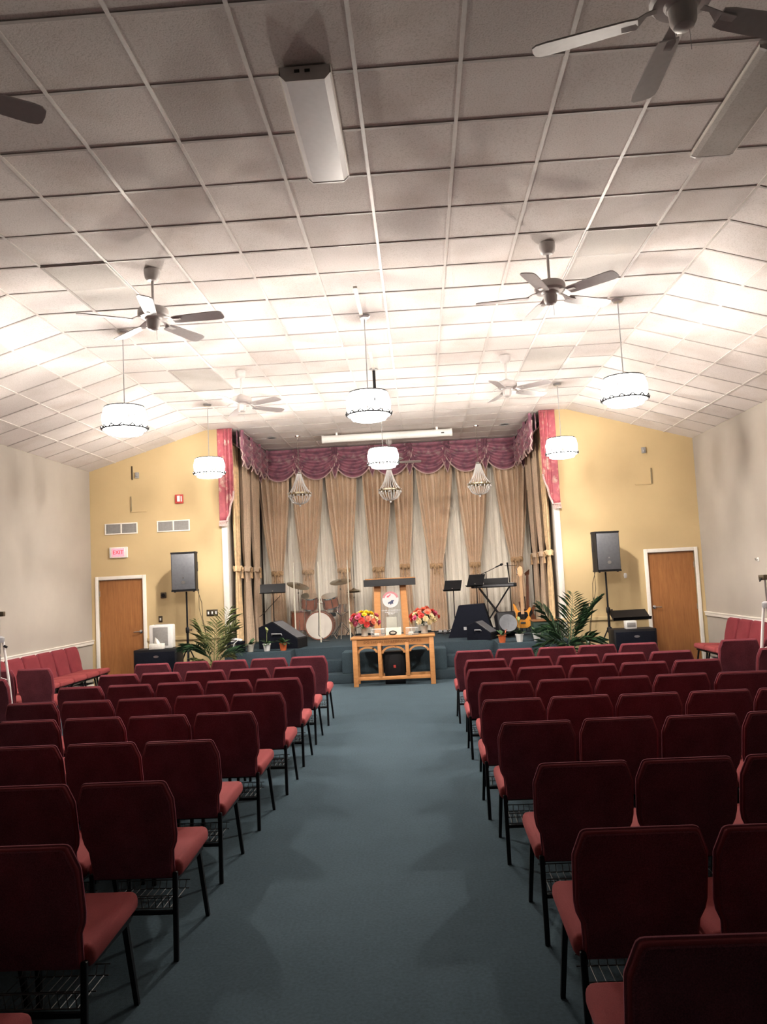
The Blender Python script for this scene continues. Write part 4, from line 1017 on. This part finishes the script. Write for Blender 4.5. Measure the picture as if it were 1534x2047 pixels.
# ------------------------------------------------------------------ PA speakers on tripods
def pa(x, y, rz, lb, lb2, zc):
    t = thing('speaker_stand', lb2, 'speaker stand', (x, y, 0), rz, 'speaker tripod stands')
    MB().tube([(0, 0, .35), (0, 0, 1.05)], .022, 10).build('lower_tube', 'black_metal', t); MB().tube([(0, 0, 1.02), (0, 0, zc-.005)], .016, 10).build('upper_tube', 'black_metal', t)
    MB().lathe([(.03, .98), (.034, 1.0), (.034, 1.06), (.026, 1.08)], 12).build('collar', 'black_metal', t)
    MB().tube([(.03, 0, 1.03), (.08, 0, 1.03)], [.006, .014], 8).build('knob', 'black_plastic', t)
    MB().lathe([(.03, .64), (.045, .66), (.045, .72), (.03, .74)], 12).build('hub', 'black_plastic', t)
    for k in range(3):
        a = 2*PI*k/3-PI/2+.15
        MB().tube([(.03*math.cos(a), .03*math.sin(a), .70), (.36*math.cos(a), .36*math.sin(a), .012)], .012, 8).build('leg', 'black_metal', t)
        MB().tube([(.02*math.cos(a), .02*math.sin(a), .38), (.19*math.cos(a), .19*math.sin(a), .36)], .008, 6).build('brace', 'black_metal', t)
    t = thing('pa_speaker', lb, 'speaker', (x, y, zc), rz, 'loudspeakers on tripods')
    H = .70; m = MB(); n_ = [(-.215, -.17), (.215, -.17), (.215, .0), (.15, .17), (-.15, .17), (-.215, .0)]
    m.add([(a, b, .018) for a, b in n_]+[(a, b, H-.02) for a, b in n_], [(5, 4, 3, 2, 1, 0), (6, 7, 8, 9, 10, 11)]+[(i, (i+1) % 6, 6+(i+1) % 6, 6+i) for i in range(6)])
    m.build('cabinet', 'black_plastic', t, False)
    for z0, z1 in ((0, .03), (H-.03, H)):
        MB().add([(a*1.03, b*1.03, z0) for a, b in n_]+[(a*1.03, b*1.03, z1) for a, b in n_], [(5, 4, 3, 2, 1, 0), (6, 7, 8, 9, 10, 11)]+[(i, (i+1) % 6, 6+(i+1) % 6, 6+i) for i in range(6)]).build('end_plate', 'black_plastic', t, False)
    MB().bb(-.205, .205, -.185, -.168, .035, H-.035, .006).build('grille', 'speaker_grille', t)
    MB().lathe([(.001, 0), (.030, 0), (.030, .004), (.001, .004)], 20, (.0, -.185, .16), Mf @ Matrix.Diagonal(Vector((1.2, 1, 1)))).build('badge', 'steel', t)
    MB().lathe([(.001, 0), (.014, 0), (.014, .004), (.001, .004)], 14, (.0, -.185, .24), Mf).build('badge', 'steel', t)
    for s in (-1, 1): MB().bb(s*.213, s*.222, -.06, .0, .35, .52, .003).build('handle', 'hole_dark', t)
    for a in (-.17, .17): MB().lathe([(.018, -.012), (.018, .0)], 10, (a, -.13, 0)).build('foot', 'black_plastic', t)
pa(-3.68, 14.22, .02, 'grey grille loudspeaker on the tripod left of the stage', 'black tripod under the loudspeaker left of the stage', 1.72)
pa(3.76, 14.22, .22, 'grey grille loudspeaker on the tripod right of the stage', 'black tripod under the loudspeaker right of the stage', 1.70)
for x, s, lb in ((-3.56, 1, 'thin cable hanging from the left loudspeaker'), (3.66, -1, 'thin cable hanging from the right loudspeaker')):
    t = thing('speaker_cable', lb, 'cable', (x, 14.42, 0))
    MB().tube([(s*.02, 0, 1.75), (s*.09, .02, 1.5), (s*.10, .03, 1.2), (s*.18, .03, .8), (s*.24, .02, .3), (s*.3, .02, .02)], .006, 6).build('cable', 'bronze', t)
    MB().tube([(s*.05, 0, 1.75), (s*.04, .02, 1.4), (s*.13, .03, 1.0), (s*.22, .05, .4), (s*.28, .04, .02)], .005, 6).build('cable', 'bronze', t)

# ------------------------------------------------------------------ side cabinets and small things on them
def sub(x, y, w_, d, h, lb):
    t = thing('subwoofer_cabinet', lb, 'speaker', (x, y, 0), 0, 'black subwoofer cabinets')
    MB().bb(-w_/2, w_/2, 0, d, 0, h, .012).build('cabinet', 'black_plastic', t)
    MB().bb(-w_/2+.03, w_/2-.03, -.012, 0, .05, h-.04, .004).build('grille', 'black_cloth', t)
    MB().lathe([(.001, 0), (.045, 0), (.045, .004), (.001, .004)], 20, (.02, -.012, h-.12), Mf @ Matrix.Diagonal(Vector((1, .45, 1)))).build('badge', 'steel', t)
sub(-4.02, 13.45, .74, .40, .77, 'black subwoofer cabinet left of the stage under the white purifier')
sub(4.0, 13.45, .70, .40, .74, 'black subwoofer cabinet right of the stage by the oak door')
t = thing('air_purifier', 'white air purifier with grey panel on the left subwoofer', 'air purifier', (-3.98, 13.74, .77))
MB().bb(-.20, .20, -.10, .10, 0, .40, .02).build('body', 'white_plastic', t)
MB().bb(-.13, .13, -.108, -.10, .05, .36, .003).build('front_panel', 'vent_grey', t)
MB().bb(-.12, .12, -.06, .06, .40, .406).build('top_vent', 'grey_plastic', t, False)
t = thing('tissue_box', 'white tissue box with a tissue pulled up, before the purifier', 'tissue box', (-4.02, 13.56, .77))
MB().bb(-.12, .12, -.06, .06, 0, .09, .004).build('box', 'paper', t)
MB().add([(-.05, 0, .09), (.06, .01, .09), (.0, .03, .09), (-.03, .0, .20), (.01, .02, .16), (.04, -.01, .13)], [(0, 2, 3), (2, 4, 3), (2, 1, 4), (1, 5, 4), (0, 3, 5), (0, 5, 1), (3, 4, 5)]).build('tissue', 'paper', t, True, 180)
t = thing('mixer_box', 'white box on the right subwoofer under the music stand desk', 'box', (3.97, 13.62, .74))
MB().bb(-.09, .09, -.07, .07, 0, .13, .006).build('body', 'white_plastic', t)
MB().bb(-.07, .07, -.074, -.07, .03, .10, .002).build('front_panel', 'vent_grey', t)

# ------------------------------------------------------------------ palms and pot plants
def frond_mesh(L, droop, seed):
    R_ = random.Random(seed); m = MB()
    def rach(s): return Vector((L*(s-.30*droop*s*s), 0, L*(.60*s-droop*.80*s*s)))
    pts = [rach(i/14) for i in range(15)]
    m.tube(pts, [.009*(1-.7*i/14) for i in range(15)], 5)
    for i in range(32):
        s_ = .12+.88*(i//2)/15.; sd = 1 if i % 2 else -1
        p = rach(min(1, s_)); tdir = (rach(min(1, s_)+.02)-rach(min(1, s_)-.02)).normalized()
        ll = L*.42*math.sin(PI*(.22+.70*s_))*R_.uniform(.8, 1.15)+.04
        side = Vector((0, sd, 0)); d = (tdir*.75+side*1.0+Vector((0, 0, .30+R_.uniform(-.25, .25)))).normalized()
        w_ = .0048; a = p; b = p+d*ll*.5+Vector((0, 0, .01)); c = p+d*ll+Vector((0, 0, -.22*ll))
        nw = d.cross(Vector((0, 0, 1))).normalized()*w_
        m.add([a, b+nw, c, b-nw], [(0, 1, 2), (0, 2, 3)])
    return m
def palm(loc, lb, seed, pale, fr):
    R_ = random.Random(seed); t = thing('potted_palm', lb, 'palm', loc, 0, 'areca palms flanking the stage')
    MB().lathe([(.001, 0), (.14, 0), (.18, .30), (.195, .30), (.195, .34), (.17, .34), (.16, .30), (.001, .29)], 20).build('pot', 'terracotta', t)
    MB().lathe([(.001, .295), (.165, .30), (.001, .31)], 16).build('soil', 'soil', t)
    src = [frond_mesh(.80, d, seed+i).build('frond', mt, t, True, 180) for i, (d, mt) in enumerate(((.25, 'leaf_pale' if pale else 'leaf_dark'), (.7, 'leaf_dark'), (1.1, 'leaf_pale' if pale else 'leaf_dark')))]
    used = [False]*3; ST = MB()
    for i, (az, el, sc, v) in enumerate(fr):
        o = src[v] if not used[v] else inst(src[v], t, 'frond'); used[v] = True
        a = math.radians(az); b = Vector((.05*math.cos(a), .05*math.sin(a), .48+.05*(i % 3)))
        o.location = b; o.scale = (sc, sc, sc); o.rotation_euler = (R_.uniform(-.3, .3), -math.radians(el), a)
        st = MB().tube([(.03*math.cos(a), .03*math.sin(a), .29), b], [.012, .010], 6).build('stem', 'leaf_pale', t)
palm((-3.02, 13.45, 0), 'tall yellow green potted palm left of the stage', 5, True,
     [(70, 42, 1.20, 0), (150, 38, .95, 0), (185, 15, .85, 1), (-15, 18, .80, 1), (-120, 22, .9, 1), (25, -8, .7, 2), (215, -5, .75, 2), (-70, 42, .9, 0), (20, 36, .85, 0), (-150, 5, .75, 2)])
palm((2.86, 13.25, 0), 'dark green potted palm spreading right of the stage', 8, False,
     [(160, 38, 1.05, 0), (75, 46, 1.10, 0), (15, 26, 1.15, 0), (-10, 12, 1.10, 2), (185, 8, .9, 2), (-150, 20, .85, 1), (-95, 12, .8, 2), (-45, 15, .8, 2), (205, -10, .8, 2), (110, 30, .95, 1), (45, 32, .95, 0)])
def small_plant(x, y, lb, pot, seed, nleaf=12, L=.15, extra=None):
    R_ = random.Random(seed); t = thing('potted_plant', lb, 'plant', (x, y, SZ), R_.uniform(0, 6), 'small pot plants along the stage edge')
    MB().lathe([(.001, 0), (.05, 0), (.068, .115), (.075, .115), (.075, .135), (.062, .135), (.055, .11), (.001, .105)], 16).build('pot', pot, t)
    MB().lathe([(.001, .108), (.058, .108), (.001, .115)], 12).build('soil', 'soil', t)
    l0 = None
    for k in range(nleaf):
        a = 2.4*k; el = R_.uniform(.25, 1.2); ll = L*R_.uniform(.8, 1.35)
        if l0 is None:
            m = MB().grid(lambda u, v: Vector((L*v*(1-.15*v), (u-.5)*.055*math.sin(PI*(.06+.94*v))*(1.0), -.35*L*v*v+.012*abs(u-.5))), 3, 6)
            l0 = m.build('leaf', 'leaf_dark', t, True, 180, loc=(0, 0, .115)); o = l0
        else: o = inst(l0, t, 'leaf', (0, 0, .115))
        o.rotation_euler = (0, -el, a); o.scale = (ll/L,)*3
    if extra == 'bloom':
        MB().tube([(0, 0, .11), (.01, 0, .33)], .004, 5).build('stem', 'leaf_pale', t); MB().grid(lambda u, v: Vector((.012+.03*v*math.cos(2*PI*u), .03*v*math.sin(2*PI*u), .31+.09*v-.03*v*math.cos(2*PI*u))), 10, 4, True).build('flower', 'leaf_pale', t)
    if extra == 'bow':
        for s in (-1, 1): MB().add([(0, -.06, .17), (s*.09, -.07, .22), (s*.10, -.06, .15)], [(0, 1, 2)]).build('bow_loop', 'flower_coral', t, False, solid=.006)
small_plant(-2.60, 14.40, 'leafy plant in a pale pot, nearest the left drapes', 'vase_grey', 1)
small_plant(-2.30, 14.40, 'plant with a pale bloom in a white pot at left', 'white_plastic', 2, 12, .16, 'bloom')
small_plant(-2.00, 14.38, 'bushy plant in an orange pot at the left stage edge', 'terracotta', 3, 18, .16)
small_plant(1.86, 13.90, 'plant with a coral bow in an orange pot at right', 'terracotta', 4, 10, .14, 'bow')
small_plant(2.16, 13.92, 'plant with a pale bloom in a white pot at right', 'white_plastic', 6, 11, .16, 'bloom')
small_plant(2.46, 13.95, 'leafy plant in a white pot nearest the right palm', 'white_plastic', 7, 16, .17)

# ------------------------------------------------------------------ wall fittings
t = thing('exit_sign', 'lit red exit sign above the left oak door', 'exit sign', (-5.07, YW, 2.50))
MB().bb(-.17, .17, -.05, 0, -.10, .10, .01).build('housing', 'white_plastic', t)
MB().bb(-.115, .115, -.058, -.05, -.075, .075, .003).build('face', 'exit_red', t)
text('EXIT', .10, t, (0, -.0595, 0), 'exit_letter', name='lettering')
def vent(x, lb):
    t = thing('wall_vent', lb, 'vent', (x, YW, 2.945), 0, 'double return air vents')
    for a in ((-.31, .31, .085, .105), (-.31, .31, -.105, -.085), (-.31, -.29, -.085, .085), (.29, .31, -.085, .085), (-.012, .012, -.085, .085)):
        MB().bb(a[0], a[1], -.018, 0, a[2], a[3], .002).build('frame', 'trim_white', t)
    MB().bb(-.29, .29, -.006, 0, -.085, .085).build('backing', 'vent_grey', t, False)
    s0 = None
    for k in range(24):
        x_ = -.28+.0243*k
        if abs(x_) < .016: continue
        if s0 is None: s0 = MB().box((0, 0, 0), (.003, .01, .165), Rz(.5)).build('slat', 'vent_grey', t, False, loc=(x_, -.011, 0))
        else: inst(s0, t, 'slat', (x_, -.011, 0))
vent(-5.02, 'double air vent on the yellow wall above the exit sign'); vent(-4.03, 'double air vent on the yellow wall below the fire alarm')
t = thing('fire_alarm', 'red fire alarm strobe high on the yellow wall', 'fire alarm', (-3.90, YW, 3.44))
MB().bb(-.075, .075, -.05, 0, -.085, .085, .008).build('housing', 'red_plastic', t)
MB().bb(-.03, .02, -.068, -.05, -.05, .06, .004).build('strobe', 'white_plastic', t)
MB().bb(.035, .055, -.053, -.05, -.05, .05).build('lettering', 'white_plastic', t, False)
for sx, lb in ((-1, 'thin corner trim on the yellow wall above the left vents'), (1, 'thin corner trim on the yellow wall above the right door')):
    t = thing('wall_corner_trim', lb, 'trim', (sx*4.82, YW, 3.25), 0, 'L shaped trims on the yellow wall')
    MB().bb(-.012, .012, -.018, 0, 0, .29, .003).build('upright', 'brass', t); MB().bb(-.012, -sx*.30, -.018, 0, -.012, .012, .003).build('foot', 'paint_yellow', t)
t = thing('wall_strip', 'short brown strip near the ceiling on the left yellow wall', 'strip', (-4.79, YW, 3.98))
MB().bb(-.012, .012, -.015, 0, -.13, .13, .003).build('strip', 'bronze', t)
for x, z, lb in ((-4.69, 3.93, 'small grey box high on the left yellow wall'), (4.71, 3.87, 'small grey box high on the right yellow wall')):
    t = thing('sensor_box', lb, 'sensor', (x, YW, z), 0, 'small wall sensors')
    MB().bb(-.035, .035, -.04, 0, -.055, .055, .006).build('housing', 'vent_grey', t); MB().ball((0, -.042, -.01), .016, 8, 6).build('lens', 'grey_plastic', t)
t = thing('thermostat', 'round dark thermostat on the yellow wall beside the left speaker', 'thermostat', (-4.25, YW, 1.665))
MB().bb(-.055, .055, -.025, 0, -.055, .055, .012).build('housing', 'bronze', t); MB().lathe([(.001, 0), (.035, 0), (.035, .012), (.001, .014)], 16, (0, -.025, 0), Mf).build('dial', 'black_plastic', t)
def plate(x, z, lb, w_=.075, gang=1, name='wall_switch', cat='switch', mat='bronze'):
    t = thing(name, lb, cat, (x, YW, z), 0, 'wall plates on the yellow wall')
    MB().bb(-w_*gang/2, w_*gang/2, -.008, 0, -.06, .06, .003).build('plate', mat, t)
    for g in range(gang): xx = (g-(gang-1)/2)*w_; MB().bb(xx-.014, xx+.014, -.016, -.008, -.025, .025, .003).build('toggle', 'white_plastic', t)
plate(-4.32, 1.23, 'brown switch plate on the yellow wall above the purifier')
plate(-3.35, 1.30, 'three gang brown switch plate behind the left palm', .07, 3)
plate(3.47, .46, 'brown outlet plate low on the wall behind the right palm', .08, 1, 'wall_outlet', 'outlet')
t = thing('wall_doorbell', 'small white knob on the yellow wall beside the right speaker', 'knob', (4.22, YW, 1.61))
MB().lathe([(.001, 0), (.03, 0), (.028, .02), (.014, .03), (.001, .032)], 14, (0, 0, 0), Mf @ Matrix.Diagonal(Vector((1, 1.6, 1)))).build('knob', 'white_plastic', t); MB().bb(-.025, .025, -.004, 0, -.045, .045).build('plate', 'white_plastic', t, False)
t = thing('wall_hook', 'small white hook on the right cream wall', 'hook', (HW, 12.3, 1.78))
MB().bb(-.008, 0, -.03, .03, -.03, .03, .003).build('plate', 'white_plastic', t); MB().tube([(0, 0, 0), (-.04, 0, -.01), (-.05, 0, .02)], .008, 6).build('hook', 'steel', t)

# ------------------------------------------------------------------ tripods at both sides, ceiling pole
def tripod(x, y, rz, lb, dev):
    t = thing('camera_tripod', lb, 'tripod', (x, y, 0), rz, 'white camera tripods at the sides')
    for k in range(3):
        a = 2*PI*k/3+.3; ca, sa = math.cos(a), math.sin(a)
        MB().tube([(.04*ca, .04*sa, 1.24), (.11*ca, .11*sa, .66)], .016, 8).build('upper_leg', 'white_plastic', t)
        l = MB().tube([(.11*ca, .11*sa, .70), (.17*ca, .17*sa, .02)], .011, 8).build('lower_leg', 'white_plastic', t)
        MB().ball((.172*ca, .172*sa, .018), .018, 8, 6).build('rubber_foot', 'grey_plastic', l)
        MB().tube([(0, 0, .80), (.09*ca, .09*sa, .76)], .006, 6).build('brace', 'white_plastic', t)
    MB().tube([(0, 0, .78), (0, 0, 1.54)], .012, 8).build('centre_column', 'steel', t)
    MB().lathe([(.05, 1.22), (.06, 1.24), (.06, 1.28), (.03, 1.30)], 12).build('collar', 'grey_plastic', t)
    MB().tube([(.05, 0, 1.18), (.09, 0, 1.16)], .015, 8).build('lock_knob', 'black_plastic', t)
    h = MB().bb(-.06, .06, -.04, .04, 1.54, 1.60, .008).build('head', 'bronze', t); MB().tube([(-.05, 0, 1.56), (-.10, -.02, 1.53)], .009, 6).build('pan_handle', 'black_plastic', h)
tripod(-4.68, 9.69, .15, 'white camera tripod standing at the left edge among side chairs', 0)
tripod(4.45, 9.36, .4, 'white camera tripod standing at the right edge among side chairs', 0)
t = thing('ceiling_pole', 'short dark pole hanging from the ceiling behind the middle near pendant', 'pole', (.02, 11.05, CH-.008))
MB().tube([(0, 0, 0), (0, 0, -.55)], .022, 10).build('pole', 'black_metal', t); MB().lathe([(.06, 0), (.06, -.012), (.02, -.02)], 14).build('flange', 'grey_plastic', t)
